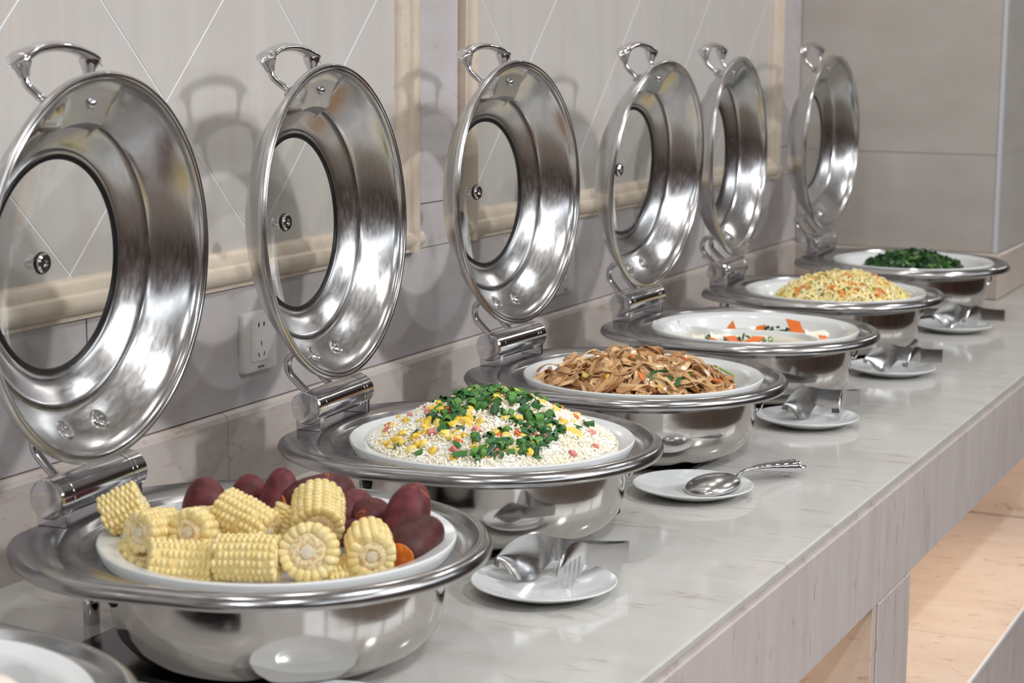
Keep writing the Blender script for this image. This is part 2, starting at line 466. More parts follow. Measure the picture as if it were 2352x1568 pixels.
def socket(y, z, label):
    t = thing('wall_socket', label, 'socket', (0, y*K, z*K), 0, 'wall sockets')
    def ring(w_, h_, r, x): return [(x, a, b) for a, b in rrect(w_, h_, r)]
    obj('cover_plate', fix_normals(rings([ring(.086, .086, .006, .0002), ring(.086, .086, .006, .005), ring(.083, .083, .005, .0078), ring(.062, .07, .002, .0085)], cap1=True)), M_SOCKET, t)
    obj('socket_insert', extrude([(.0084, a, b+.004) for a, b in rrect(.050, .062, .002)], (.0012, 0, 0)), M_SOCKET, t, False)
    for (a, b, ww, hh, an) in [(-.006, .024, .0022, .006, 0), (.007, .024, .0022, .006, 0), (0, -.003, .0016, .007, 0), (-.0065, -.0185, .0016, .0065, .4), (.0065, -.0185, .0016, .0065, -.4)]:
        ca, sa = math.cos(an), math.sin(an)
        q = [(.0097, a+u*ca-v*sa, b+u*sa+v*ca) for u, v in ((-ww/2, -hh/2), (ww/2, -hh/2), (ww/2, hh/2), (-ww/2, hh/2))]
        obj('slot', extrude(q, (.0003, 0, 0)), M_SLOT, t, False)
    for a in (-.006, .007):
        q = [(.0097, a+.0018*math.cos(k*PI/4), .024+.0018*math.sin(k*PI/4)) for k in range(8)]
        obj('slot', extrude(q, (.00025, 0, 0)), M_SLOT, t, False)
    text_mesh('SIEMENS', .0042, M_SLOT, 'lettering', t, (.0086, 0, -.0375), (PI/2, 0, PI/2))
    return t
socket(2.105, .203, 'white wall socket left of the fried rice lid')
socket(3.103, .190, 'white wall socket half hidden behind the noodle dish lid')
socket(3.881, .180, 'white wall socket half hidden behind the shredded salad lid')

# ------------------------------------------------------------------ chafing dishes
HR = .1285            # rim height over the counter
# all shapes below are about the dish centre, z = 0 on the rim plane
def bezel_outline(n=120):
    back = spline([(0, .2235, 0), (-.05, .228, 0), (-.10, .2275, 0), (-.155, .209, 0), (-.205, .175, 0), (-.238, .138, 0), (-.2545, .108, 0), (-.258, .06, 0), (-.259, 0, 0)], 12)
    pts = [(p.x, p.y) for p in back]
    ang = [(math.atan2(y, x), math.hypot(x, y)) for x, y in pts]
    out = []
    for j in range(n):
        a = -PI+2*PI*j/n; aa = abs(a)
        if aa <= PI/2: r = .2225+.001*(aa/(PI/2))**4
        else:
            r = ang[-1][1]
            for (a0, r0), (a1, r1) in zip(ang[:-1], ang[1:]):
                if a0 <= aa <= a1: r = r0+(r1-r0)*(aa-a0)/(a1-a0); break
        out.append((a, r))
    return out
OUT = bezel_outline()
def o_ring(d, z): return [((r-d)*math.cos(a), (r-d)*math.sin(a), z) for a, r in OUT]
def c_ring(q, z): return [(q*math.cos(a), q*math.sin(a), z) for a, r in OUT]
def make_meshes(H):
    D = {}
    D['bezel'] = fix_normals(rings([o_ring(.006, -.0175), o_ring(.0015, -.0170), o_ring(0, -.0140), o_ring(.0004, -.0100), o_ring(.0028, -.0052), o_ring(.0065, -.0018), o_ring(.0108, -.0004),
        c_ring(.2090, -.0006), c_ring(.2082, -.0014), c_ring(.2060, -.0080), c_ring(.2040, -.0105), c_ring(.1960, -.0140), c_ring(.192, -.0155), c_ring(.187, -.0160), c_ring(.179, -.0160), c_ring(.1775, -.018), c_ring(.1765, -.026), c_ring(.1755, -.0300),
        c_ring(.182, -.0285), c_ring(.196, -.0165)], closed=True)).mesh('bezel', M_BEZEL, True, 50)
    zb = -(H-.0068)
    hb = -.029-zb
    prof = [(.1750, -.0285), (.1735, -.029), (.1732, -.029-hb*.1)]
    for r, k in [(.1731, .25), (.1727, .40), (.1708, .56), (.1662, .70), (.1575, .82), (.1455, .91), (.1315, .966), (.116, 1.0)]: prof.append((r, -.029-hb*k))
    prof += [(0.0, zb), (0, zb+.003), (.10, zb+.003), (.143, zb+hb*.17), (.165, zb+hb*.42), (.1700, zb+hb*.8), (.1705, -.0285)]
    D['bowl'] = lathe(prof, 96, True).mesh('water_pan', M_BOWL, True, 50)
    # rear leg: bracket, stem, foot
    zl = -H
    D['leg'] = lathe([(0, -.0155), (.0105, -.0155), (.0105, zl+.0335), (.0095, zl+.032), (.003, zl+.0315), (.003, zl+.026), (.0075, zl+.026), (.0092, zl+.0243), (.0092, zl+.002), (.0082, 0.0003+zl), (0, 0.0003+zl)], 20).mesh('leg', M_CHROME, True, 40)
    return D
DM = make_meshes(HR)

# lid, about its rim centre: x towards the grip, z outwards (dome)
lid_prof = [(.196, .004), (.191, .0105), (.1845, .0185), (.176, .0265), (.167, .0345), (.160, .0400), (.1573, .0425), (.1560, .0445), (.1545, .0447), (.152, .0447), (.147, .0480), (.139, .0535), (.131, .0585), (.126, .0610), (.1235, .0618), (.1225, .0605), (.1205, .0600), (.1185, .0610), (.1165, .0612),
    (.1165, .0650), (.121, .0670), (.127, .0672), (.133, .0635), (.142, .0575), (.150, .0520), (.1585, .0480), (.1650, .0440), (.1740, .0360), (.1850, .0258), (.194, .0155), (.199, .0085), (.2015, .0062),
    (.2045, .0055), (.2068, .0030), (.2074, .0), (.2066, -.003), (.2045, -.0045), (.2022, -.0042), (.2010, -.0030), (.1998, -.0040), (.1980, -.0036), (.1966, -.0018), (.1962, .0012)]
LM = {}
_lm = lathe(lid_prof, 224, True)
def boss(p):
    x, y, z = p; r = math.hypot(x, y)
    if x < .13 or r > .1965 or r < .1455 or abs(y) > .05: return p
    def st(a, b, v): t_ = min(1, max(0, (v-a)/(b-a))); return t_*t_*(3-2*t_)
    wgt = st(.050, .040, abs(y))*st(.146, .152, r)*st(.1965, .190, r)
    zi = .004+(.196-min(r, .196))**.85*.62 if False else None
    flat = .0060+(.196-x)*.44
    base = min(z, 9)
    inner_z = np.interp(r, IR, IZ)
    off = z-inner_z
    return (x, y, z+wgt*(flat-inner_z))
IR = [q[0] for q in lid_prof[:9]][::-1]; IZ = [q[1] for q in lid_prof[:9]][::-1]
_lm.v = [boss(p) for p in _lm.v]
LM['lid'] = _lm.mesh('lid', M_LID, True, 35)
LM['gasket'] = lathe([(.1168, .0600), (.1168, .0640), (.1125, .0640), (.1115, .0620), (.1125, .0600)], 96, True).mesh('gasket', M_BLACK)
gl = []
for k in range(13):
    r = .1145*k/12; gl.append((r, .0625+.0180*(1-(r/.1145)**2)))
gl2 = [(r, z+.0025) for r, z in gl]
LM['glass'] = lathe(gl[::1]+gl2[::-1], 72).mesh('glass_window', M_GLASS)
zc = .0805
LM['washer'] = lathe([(0, zc-.0045), (.0035, zc-.0045), (.0045, zc-.0068), (.0095, zc-.0068), (.0112, zc-.0052), (.0112, zc-.0026), (0, zc-.0026)], 28).mesh('knob_washer', M_CHROME, True, 30)
LM['knobseal'] = lathe([(0, zc-.0025), (.0122, zc-.0025), (.0122, zc-.0002), (0, zc-.0002)], 28).mesh('knob_seal', M_BLACK, True, 30)
LM['knob'] = lathe([(0, zc+.0022), (.0100, zc+.0022), (.0085, zc+.006), (.0085, zc+.014), (.0075, zc+.0155), (0, zc+.0155)], 24).mesh('knob', M_CHROME, True, 30)
# grip: a cast arch with winged ends on two bent rods
gp = spline([(.2085, -.084, .058), (.2170, -.066, .060), (.2265, -.036, .0605), (.2300, 0, .061), (.2265, .036, .0605), (.2170, .066, .060), (.2085, .084, .058)], 6)
nr = len(gp); rad = []
for i, p in enumerate(gp):
    u = abs(p.y)/.082
    a = .0058+.0010*max(0, (u-.45))*2 if u < .74 else max(.0006, .0066*(1-(u-.74)/.26))
    b = .0095 + (.004*max(0, u-.4)/.4 if u < .8 else 0) if u < .8 else max(.0008, .0135*(1-(u-.8)/.2))
    rad.append((a, b))
LM['grip'] = tube(gp, rad, 14, upv=(1, 0, 0)).mesh('grip', M_CHROME, True, 60)
LM['rods'] = []
for s in (-1, 1):
    cup = tube([(.2195, s*.0620, .0598), (.2130, s*.0605, .0592), (.2060, s*.0585, .0585), (.1990, s*.0572, .0575)], [.0110, .0115, .0078, .0056], 14)
    LM['rods'].append((cup.mesh('grip_cup', M_CHROME, True, 60),
        tube(spline([(.205, s*.0580, .0583), (.198, s*.0570, .0574), (.191, s*.0557, .0548), (.1845, s*.0530, .0490), (.178, s*.0500, .0420), (.1735, s*.0485, .0355)], 5), .0043, 12).mesh('grip_rod', M_CHROME),
        lathe([(0, 0), (.0095, 0), (.0095, .002), (.007, .0035), (0, .0035)], 20).mesh('rod_flange', M_CHROME)))
LM['arms'] = [tube(spline([(-.166, s*.033, .043), (-.169, s*.033, .056), (-.179, s*.033, .066), (-.196, s*.033, .066), (-.212, s*.033, .052), (-.226, s*.033, .036)], 6), .0052, 12).mesh('hinge_arm', M_CHROME) for s in (-1, 1)]
LM['bolt'] = lathe([(0, -.004), (.0022, -.004), (.003, -.0062), (.0062, -.0062), (.0068, -.005), (.0072, -.0035), (.0085, -.0035), (.0092, -.0048), (.0112, -.0042), (.0130, -.0022), (.0136, .0), (.0140, .0035)], 28).mesh('bolt', M_LID, True, 30)
LM['screw'] = lathe([(0, -.0042), (.003, -.0038), (.0052, -.0022), (.006, 0), (.006, .004)], 20).mesh('screw', M_CHROME)
LM['tag'] = extrude([(.2058+.0012*math.cos(k*PI/6), .0042*math.sin(k*PI/6)*.0+.0040*math.sin(k*PI/6), -.0047) for k in range(12)], (0, 0, .0015)).mesh('rim_bumper', mat('clear_bumper', srgb(190, 195, 195), .4))
# hinge barrel (axis along y)
def ylathe(prof, seg=40):
    m = lathe(prof, seg); r = MB(); r.v = [(x, z, y) for x, y, z in m.v]; r.f = m.f; return fix_normals(r)
HX, HZ = -.2384, .0279
TX, TZ = -.2315, .0300
DM['barrel'] = ylathe([(0, -.0515), (.0216, -.0515), (.0216, .0515), (0, .0495)], 48).mesh('hinge_barrel', M_CHROME, True, 30)
def cap(s): return ylathe([(0, s*.052), (.0216, s*.052), (.0221, s*.0525), (.0221, s*.0595), (.0214, s*.0602), (.0221, s*.0609), (.0221, s*.0780), (.0205, s*.0805), (.0185, s*.0812), (0, s*.0807)], 48).mesh('end_cap', M_CHROME, True, 25)
DM['caps'] = [cap(-1), cap(1)]
DM['bracket'] = box(-.0185, .0185, -.0042, .0042, -.0305, -.012, .0008).mesh('hinge_bracket', M_CHROME, False)
DM['knob_stem'] = tube([(0, 0, 0), (.0, 0, -.012)], .0022, 8).mesh('knob_stem', M_CHROME)
DM['bulb'] = lathe([(0, 0), (.0045, -.0005), (.0068, -.004), (.0066, -.009), (.0045, -.0145), (.002, -.0175), (0, -.018)], 18).mesh('black_knob', M_BLACK)
ang = [k*2*PI/20 for k in range(20)]
DM['loop'] = tube([(.0062*math.cos(a), 0, .0165*math.sin(a)) for a in ang], .0022, 8, closed=True).mesh('side_loop', M_CHROME)

def child(name, me, parent, loc=(0, 0, 0), rot=(0, 0, 0)):
    o = link(name, me, parent); o.location = loc; o.rotation_euler = rot; return o
def chafer(x, y, rz, tau, label, H=HR, sc=1.0, with_lid=True):
    D = DM if H == HR else {**DM, **make_meshes(H)}
    t = thing('chafing_dish', label, 'chafing dish', (x, y, .0066), rz, 'stainless chafing dishes along the counter')
    t.scale = (sc,)*3
    zo = H-.0066/sc
    P = lambda a, b, c_: (a, b, c_+zo)
    child('bezel', D['bezel'], t, P(0, 0, 0)); child('water_pan', D['bowl'], t, P(0, 0, 0))
    child('leg', D['leg'], t, P(-.238, .008, 0))
    barrel = child('hinge_barrel', D['barrel'], t, P(TX, .004, TZ))
    for c_ in D['caps']: child('end_cap', c_, barrel)
    for s in (-1, 1): child('hinge_bracket', D['bracket'], t, P(TX, .004+s*.0685, TZ))
    for (a, b) in ((-.118, -.128), (-.100, -.128)):
        k = child('knob_stem', D['knob_stem'], t, P(a, b, -.0285)); child('black_knob', D['bulb'], k, (0, 0, -.011))
    child('side_loop', D['loop'], t, P(.1785*math.cos(.45), .1785*math.sin(.45), -.040), (0, 0, .45))
    if with_lid:
        # rotate about the hinge line
        Xd = Vector((math.cos(tau), 0, math.sin(tau))); Zd = Vector((-math.sin(tau), 0, math.cos(tau)))
        c_ = Vector((HX, 0, HZ)) + Xd*(-HX) + Zd*(-HZ) + Vector((0, 0, zo))
        lid = child('lid', LM['lid'], t); lid.location = c_; lid.rotation_euler = (0, -tau, 0)
        child('gasket', LM['gasket'], lid); child('glass_window', LM['glass'], lid)
        child('knob_washer', LM['washer'], lid); child('knob_seal', LM['knobseal'], lid); child('knob', LM['knob'], lid)
        child('grip', LM['grip'], lid)
        for s, (cu, rd, fl) in zip((-1, 1), LM['rods']):
            child('grip_cup', cu, lid); child('grip_rod', rd, lid)
            child('rod_flange', fl, lid, (.1722, s*.0485, .0345), (0, .82, 0))
        for a in LM['arms']: child('hinge_arm', a, lid)
        for s in (-1, 1): child('bolt', LM['bolt'], lid, (-.172, s*.033, .0305), (0, -.80, 0))
        child('screw', LM['screw'], lid, (.172, 0, .0150), (0, .42, 0))
        child('rim_bumper', LM['tag'], lid)
    return t
d2r = math.radians
DISH = [(.4256, 1.6048, 4.21, 88.29), (.4040, 2.1459, 4.24, 92.49), (.4040, 2.6682, -2.28, 91.50), (.4033, 3.2055, -1.99, 86.10), (.3867, 3.7713, 2.98, 90.51), (.3981, 4.3747, -1.48, 89.19)]
LBL = ['stainless chafing dish with open lid holding corn chunks and sweet potatoes', 'stainless chafing dish with open lid under the heap of fried rice', 'stainless chafing dish with open lid holding the brown noodles',
       'stainless chafing dish with open lid holding the nearly empty divided dish', 'stainless chafing dish with open lid holding the yellow shredded salad', 'stainless chafing dish farthest away, by the pillar, holding dark greens']
for i, (x, y, a, tt) in enumerate(DISH):
    chafer(x, y, d2r(a), d2r(tt), LBL[i])
chafer(.4135, 1.022, 0, d2r(90), 'blurred chafing dish in the near left corner, mostly cut off, holding pale buns', HR, 1.0, True)
CEN = [Vector((x, y, HR)) for i, (x, y, a, b) in enumerate(DISH)] + [Vector((.4135, 1.022, HR))]

# black warming plates under the pans
PADC = [1.532, 2.075, 2.59, 3.12, 3.65, 4.20, 1.03]
def pad_mesh():
    def ring(d, z): return [(a, b, z) for a, b in rrect(.288-2*d, .286-2*d, .010-d*.5)]
    return fix_normals(rings([ring(.001, 0.0002), ring(0, .001), ring(0, .005), ring(.001, .006)], cap0=True, cap1=True)).mesh('warming_plate', M_PAD, False)
pm = pad_mesh()
M_RED = mat('red_indicator', srgb(120, 30, 24), .3)
dm = lathe([(0, .0063), (.004, .0063), (.004, .006)], 12).mesh('indicator', M_RED, False)
PL = ['under the corn and sweet potato dish', 'under the fried rice dish', 'under the noodle dish', 'under the divided dish', 'under the shredded salad dish', 'under the dish of dark greens', 'under the bun dish in the near corner']
for y, l in zip(PADC, PL):
    t = thing('warming_plate', 'flat black warming plate '+l, 'warming plate', (.356*K, y*K, 0), 0, 'black warming plates')
    child('glass_top', pm, t); child('indicator', dm, t, (.128, .120, 0))

# ------------------------------------------------------------------ white serving dishes
def dish_mesh(depth, rin=.164, rf=.138):
    return lathe([(0, -depth), (rf*.6, -depth), (rf-.012, -depth+.0008), (rf, -depth+.004), (rf+(rin-rf)*.6, -depth*.55), (rin-.004, -.0095), (rin, -.0055), (rin+.004, -.0038), (.178, -.0018), (.1832, -.0004), (.1850, -.0018), (.1852, -.0050), (.1835, -.0085), (.1805, -.0155), (.174, -.0158),
                  (.168, -.0165), (rf+(rin-rf)*.6+.003, -depth*.55-.006), (rf+.002, -depth-.002), (rf-.012, -depth-.005), (0, -depth-.005)], 96).mesh('serving_dish', M_CERAMIC)
DS = dish_mesh(.038)
DL = ['round white dish full of corn chunks and sweet potatoes', 'round white dish buried under the fried rice heap', 'round white dish holding brown fried noodles', 'round white dish with a curved divider, nearly empty', 'round white dish holding a mound of yellow shreds', 'round white dish holding dark green leaves', 'round white dish holding pale buns, cut off at the near left corner']
for i, c_ in enumerate(CEN):
    t = thing('serving_dish', DL[i], 'serving dish', c_, 0, 'white serving dishes')
    child('dish_body', DS, t)
    if i == 3:
        cp = spline([(-.157, .030, 0), (-.147, .040, 0), (-.128, .044, 0), (-.096, .036, 0), (-.046, .047, 0), (.022, .060, 0), (.070, .055, 0), (.108, .020, 0), (.130, -.025, 0), (.140, -.055, 0)], 6)
        n = len(cp); rs = []
        for k, p in enumerate(cp):
            tg = (cp[min(k+1, n-1)]-cp[max(k-1, 0)]).normalized(); nn = Vector((-tg.y, tg.x, 0)); u = k/(n-1)
            zt = -.0155+.012*max(0, 1-u/.16)**1.5
            rs.append([p+nn*s*wd+Vector((0, 0, zz)) for s, wd, zz in ((-1, .009, -.039), (-1, .0035, zt-.006), (-1, .0022, zt-.0012), (0, .0, zt), (1, .0022, zt-.0012), (1, .0035, zt-.006), (1, .009, -.039))])
        obj('divider', fix_normals(rings(rs, cap0=True, cap1=True)), M_CERAMIC, t)

# ------------------------------------------------------------------ saucers, tongs, spoon
SAUC = [(.554, 1.8377), (.5408, 2.344), (.5397, 2.8677), (.5394, 3.3869), (.522, 3.9649), (.553, 1.372)]
SM = lathe([(0, .0045), (.040, .0045), (.048, .0052), (.062, .0095), (.076, .0142), (.0805, .0160), (.0816, .0155), (.0812, .0140), (.076, .0115), (.062, .0060), (.050, .0020), (.046, .0002), (.041, .0002), (.039, .0018), (0, .0018)], 72).mesh('saucer', M_CERAMIC)
SL = ['white saucer beside the corn dish, holding tongs', 'white saucer beside the fried rice, holding a spoon', 'white saucer beside the noodle dish, holding tongs', 'white saucer beside the divided dish, holding tongs', 'farthest white saucer, beside the salad dish, holding tongs', 'white saucer cut off by the bottom edge of the picture']
for (x, y), l in zip(SAUC, SL):
    o = link('saucer', SM, None, (x*K, y*K, 0)); o.scale = (K,)*3; tag(o, l, 'saucer', 'white saucers on the counter')

def arm_sheet(length, side, head):
    """one flat arm of the tongs: runs along -x from the bend at the origin, band upright; side = +-1 across; head 'scoop' or 'fork'"""
    T = .0009
    def centre(u):      # distance along -> lateral offset
        return side*(.0035+.5*0+ (0.0) )
    cols = []
    n = 84; m_ = 14
    outer, inner = [], []
    for i in range(n+1):
        u = length*i/n
        s = i/n
        hd = max(0.0, (s-.55)/.45)        # 0 on the arm, 1 at the head's end
        zt = .043+.0095*max(0, min(1, s/.55))**1.5     # top edge
        zb = .019+.0065*max(0, min(1, s/.55))
        if s >= .55:
            top_round = math.sqrt(max(0, 1-max(0, (hd-.42)/.58)**2))
            zt = .0525*(.55+.45*top_round) + .006*math.sin(PI*min(1, hd*1.1)) - .004*hd*hd
            zb0 = .0255
            tip = .0065 if head == 'scoop' else .006
            k = min(1, max(0, hd/.42)); k = k*k*(3-2*k)
            zb = zb0+(tip-zb0)*k
            if hd > .55: zb = tip+(.034-tip)*((hd-.55)/.45)**1.7
            if zb > zt-.0015: zb = zt-.0015
        lat = .0035+.0235*(s**1.15)
        row_o, row_i = [], []
        for j in range(m_+1):
            v = j/m_
            z = zb+(zt-zb)*v
            bul = .0115*(hd*hd*(3-2*hd))*1.25*math.sin(PI*min(1, max(0, .08+.84*v)))*(1-.35*hd) if hd > 0 else 0
            lean = -.010*(1-v)*min(1, hd*1.6)             # lower edge turns inwards like a claw
            y = side*(lat+bul+lean)
            row_o.append((-u, y+side*T, z)); row_i.append((-u, y, z))
        outer.append(row_o); inner.append(row_i)
    mb = MB(); W = m_+1
    vs = [p for r in outer for p in r]+[p for r in inner for p in r]; K = (n+1)*W; fs = []
    slots = set()
    if head == 'fork':
        for i in range(n):
            hd = max(0, ((i+.5)/n-.55)/.45)
            if .14 < hd < .86 and i % 6 in (1,):
                for j in range(0, 9): slots.add((i, j)); slots.add((i+1, j)) if hd < .82 else None
    for i in range(n):
        for j in range(m_):
            if (i, j) in slots: continue
            a, b, c_, d = i*W+j, (i+1)*W+j, (i+1)*W+j+1, i*W+j+1
            fs.append((a, b, c_, d)); fs.append((K+a, K+d, K+c_, K+b))
            for (p, q, nb) in ((a, b, (i, j-1)), (c_, d, (i, j+1)), (b, c_, (i+1, j)), (d, a, (i-1, j))):
                if nb in slots or not (0 <= nb[0] < n and 0 <= nb[1] < m_): fs.append((q, p, K+p, K+q))
    mb.add(vs, fs)
    return fix_normals(mb)
TMS = arm_sheet(.150, 1, 'scoop').mesh('scoop_arm', M_CUT, True, 50)
TMF = arm_sheet(.112, -1, 'fork').mesh('fork_arm', M_CUT, True, 50)
bend_r = []
for k in range(13):
    a = -PI/2+PI*k/12
    co, si = math.cos(a), math.sin(a)
    bend_r.append([(.0044*co, .0044*si, .019), (.0044*co, .0044*si, .043), (.0035*co, .0035*si, .043), (.0035*co, .0035*si, .019)])
TMB = fix_normals(rings(bend_r, cap0=True, cap1=True)).mesh('spring_bend', M_CUT, True, 50)
def tongs(x, y, rz, label, split=12, tilt=0):
    t = thing('serving_tongs', label, 'tongs', (x*K, y*K, 0), rz, 'steel serving tongs on saucers'); t.scale = (K,)*3
    child('spring_bend', TMB, t)
    child('scoop_arm', TMS, t, (0, 0, 0), (0, 0, d2r(9))); child('fork_arm', TMF, t, (0, 0, 0), (0, 0, d2r(split)))
    return t
tongs(.613, 1.931, d2r(41), 'steel scoop and fork tongs on the nearest whole saucer, beside the corn dish', 15)
tongs(.590, 2.978, d2r(58), 'steel scoop and fork tongs on the saucer beside the noodles', 17)
tongs(.616, 3.445, d2r(42), 'steel scoop and fork tongs on the saucer beside the divided dish', 15)
tongs(.612, 4.028, d2r(32), 'steel scoop and fork tongs on the farthest saucer', 12)

M_SPOON = mat('spoon_steel', (.52, .51, .50, 1), .24, 1.0)
_n = noise_node(M_SPOON, 30, 3); _m = N(M_SPOON, 'ShaderNodeMapRange'); _m.inputs[3].default_value = .22; _m.inputs[4].default_value = .27; L(M_SPOON, _n.outputs['Fac'], _m.inputs[0]); L(M_SPOON, _m.outputs[0], bsdf(M_SPOON).inputs['Roughness'])
# spoon: bowl face down, hollow beaded handle with a hanging ring
sp = thing('serving_spoon', 'steel serving spoon lying face down on the saucer beside the fried rice', 'spoon', (.5650*K, 2.3600*K, .0075), d2r(66)); sp.scale = (K,)*3
rs = []
NB = 14
for k in range(NB+1):
    ph = PI/2*k/NB
    rs.append([(-.004+.0440*math.sin(ph)*math.cos(a)*(1+.10*math.cos(a)), .0330*math.sin(ph)*math.sin(a)*(1-.06*math.cos(a)), .0175*math.cos(ph)+.0020+.0035*math.sin(ph)*math.cos(a)) for a in [2*PI*j/48 for j in range(48)]])
inn = [[(p[0]*.985, p[1]*.98, p[2]-.0011) for p in r] for r in rs]
rs0 = rs[1:]; in0 = inn[1:]
obj('spoon_bowl', fix_normals(rings(rs0[::1]+in0[::-1], cap0=True, cap1=True)), M_SPOON, sp)
obj('neck', tube(spline([(.0365, 0, .0075), (.046, 0, .0120), (.060, 0, .0163), (.078, 0, .0165)], 5), [(.0016, .0065)]*5+[(.0016, .004)]*5+[(.0022, .003)]*5+[(.003, .004)], 12), M_CUT, sp)
hp = spline([(.074, 0, .0165), (.100, 0, .0150), (.130, 0, .0115), (.158, 0, .0080), (.166, 0, .0070)], 8)
hr = []
for i in range(len(hp)):
    u = i/(len(hp)-1); b = .0034+.0092*min(1, u/.75)**.8
    if u > .88: b *= max(.25, 1-((u-.88)/.12)**2*.8)
    wv = 1+.045*math.sin(u*46)
    hr.append((b*.80*wv, b*wv))
obj('handle', tube(hp, hr, 16), M_CHROME, sp)
obj('hanging_ring', tube([(.1745+.0085*math.cos(a), .0060*math.sin(a), .0055-.0006*math.cos(a)) for a in ang], .0018, 8, closed=True), M_CHROME, sp)

# ------------------------------------------------------------------ food
RH = Vector((.9, .436, 0)); FH = Vector((-.436, .9, 0)); ZH = Vector((0, 0, 1))
def ax(r, f, z): return (RH*r+FH*f+ZH*z).normalized()
def quat(axis, roll=0.0):
    from mathutils import Quaternion
    return axis.to_track_quat('X', 'Z') @ Quaternion((1, 0, 0), roll)
def xlathe(prof, seg):      # (x, r) about the x axis
    m = lathe([(r, x) for x, r in prof], seg); q = MB(); q.v = [(z, x, y) for x, y, z in m.v]; q.f = m.f; return fix_normals(q)

# --- corn
M_KERN = vary('corn_kernel', srgb(230, 206, 138), srgb(240, 222, 166), .26, .15)
M_COB = vary('corn_chaff', srgb(206, 164, 108), srgb(216, 180, 128), .6, 0, 260, srgb(238, 220, 176), .52)
M_PITH = mat('corn_pith', srgb(222, 212, 186), .5)
_nz = noise_node(M_PITH, 300, 3); _c = ramp(M_PITH, _nz.outputs['Fac'], [(.3, srgb(214, 200, 170)), (.7, srgb(228, 222, 204))]); L(M_PITH, _c.outputs[0], bsdf(M_PITH).inputs['Base Color'])
M_KBED = vary('corn_bed', srgb(232, 204, 132), srgb(238, 212, 146), .5, .1)
def kernel_mesh():
    rs = []
    for k in range(1, 5):
        ph = PI*k/5
        rr = []
        for j in range(8):
            a = 2*PI*j/8+PI/8
            cx, cy = math.cos(a), math.sin(a)
            q = max(abs(cx), abs(cy))**.55
            rr.append((.5*math.sin(ph)**.55*cx/q*.98, .5*math.sin(ph)**.55*cy/q*.98, .5*math.cos(ph)))
        rs.append(rr)
    m = rings(rs); n = len(m.v)
    m.v += [(0, 0, .52), (0, 0, -.5)]
    m.f += [(n, j, (j+1) % 8) for j in range(8)] + [(n+1, 24+(j+1) % 8, 24+j) for j in range(8)]
    return fix_normals(m).mesh('kernel', M_KERN, True, None)
KERN = kernel_mesh()
def corn(off, axis, Ln, r, label, roll=0.0, seed=0):
    rg = random.Random(seed)
    t = thing('corn_chunk', label, 'corn', CEN[0]+Vector(off), 0, 'corn chunks in the nearest dish')
    t.rotation_mode = 'QUATERNION'; t.rotation_quaternion = quat(axis, roll)
    rc = r*.66
    obj('cob', xlathe([(-Ln/2+.001, 0), (-Ln/2+.0012, rc*.35), (-Ln/2-.0006, rc*.55), (-Ln/2+.0005, rc*.86), (-Ln/2+.003, rc), (0, rc*1.02), (Ln/2-.003, rc), (Ln/2-.0005, rc*.86), (Ln/2+.0006, rc*.55), (Ln/2-.0012, rc*.35), (Ln/2-.001, 0)], 20), M_COB, t)
    obj('kernel_bed', xlathe([(-Ln/2+.0035, rc*.9), (-Ln/2+.004, r-.0024), (0, r-.0018), (Ln/2-.004, r-.0024), (Ln/2-.0035, rc*.9)], 20), M_KBED, t)
    for s in (-1, 1):
        obj('pith', xlathe([(s*(Ln/2-.002), rc*.36), (s*(Ln/2+.0006), rc*.34), (s*(Ln/2+.0012), rc*.2), (s*(Ln/2+.0012), 0)], 12), M_PITH, t)
    rows = max(12, round(2*PI*(r-.002)/.0086)); rows -= rows % 2
    cols = max(4, round(Ln/.0056)); dx = Ln/cols
    wk = 2*PI*(r-.003)/rows
    for i in range(rows):
        th = 2*PI*i/rows; sh = rg.uniform(-.25, .25)*dx
        for j in range(cols):
            x = -Ln/2+(j+.5)*dx+sh
            if rg.random() < .03: continue
            end = j in (0, cols-1)
            taper = 1-.05*(2*x/Ln)**2
            o = link('kernel', KERN, t)
            rr = (r-.0058)*taper+rg.uniform(-.0005, .0005)
            tj = th+rg.uniform(-.02, .02)+.012*math.sin(j*.7+i)
            o.location = (x+rg.uniform(-.0003, .0003), rr*math.cos(tj), rr*math.sin(tj))
            o.rotation_euler = (tj-PI/2+rg.uniform(-.06, .06), rg.uniform(-.05, .05) + (0.25*(1 if x < 0 else -1) if end and rg.random() < .4 else 0), rg.uniform(-.05, .05))
            o.scale = (dx*rg.uniform(1.14, 1.24), wk*rg.uniform(1.13, 1.2), .0118*rg.uniform(.94, 1.05))
    return t
corn((-.149, -.063, .0225), ax(.88, .15, .42), .044, .0235, 'leftmost corn chunk, leaning out over the dish rim with its rows slanting upward', .2, 1)
corn((-.092, -.087, .013), ax(-.50, -.84, .12), .050, .0225, 'second corn chunk from the left, its round cut end with tan cob facing the viewer', .1, 2)
corn((-.052, -.065, .012), ax(-.36, -.90, .16), .050, .0250, 'corn chunk third from the left, cut end forward, above the low sideways chunk', .4, 3)
corn((-.113, -.091, -.014), ax(.4, -.6, .3), .044, .0200, 'corn chunk wedged low at the left, under the second chunk', .6, 4)
corn((-.044, -.112, -.0075), ax(-.95, -.22, .12), .062, .0225, 'low corn chunk lying sideways at the front left edge of the dish', .15, 5)
corn((-.014, -.040, .0225), ax(.84, -.32, -.36), .060, .0240, 'corn chunk on top in the middle, slanting down to the right', .3, 6)
corn((.024, -.092, .0005), ax(.99, -.12, .02), .063, .0240, 'large corn chunk lying sideways in front, with straight horizontal rows of kernels', .05, 7)
corn((.041, .012, .0235), ax(.06, -.88, -.42), .050, .0285, 'big corn chunk on top of the pile whose cut end tilts downward', .2, 8)
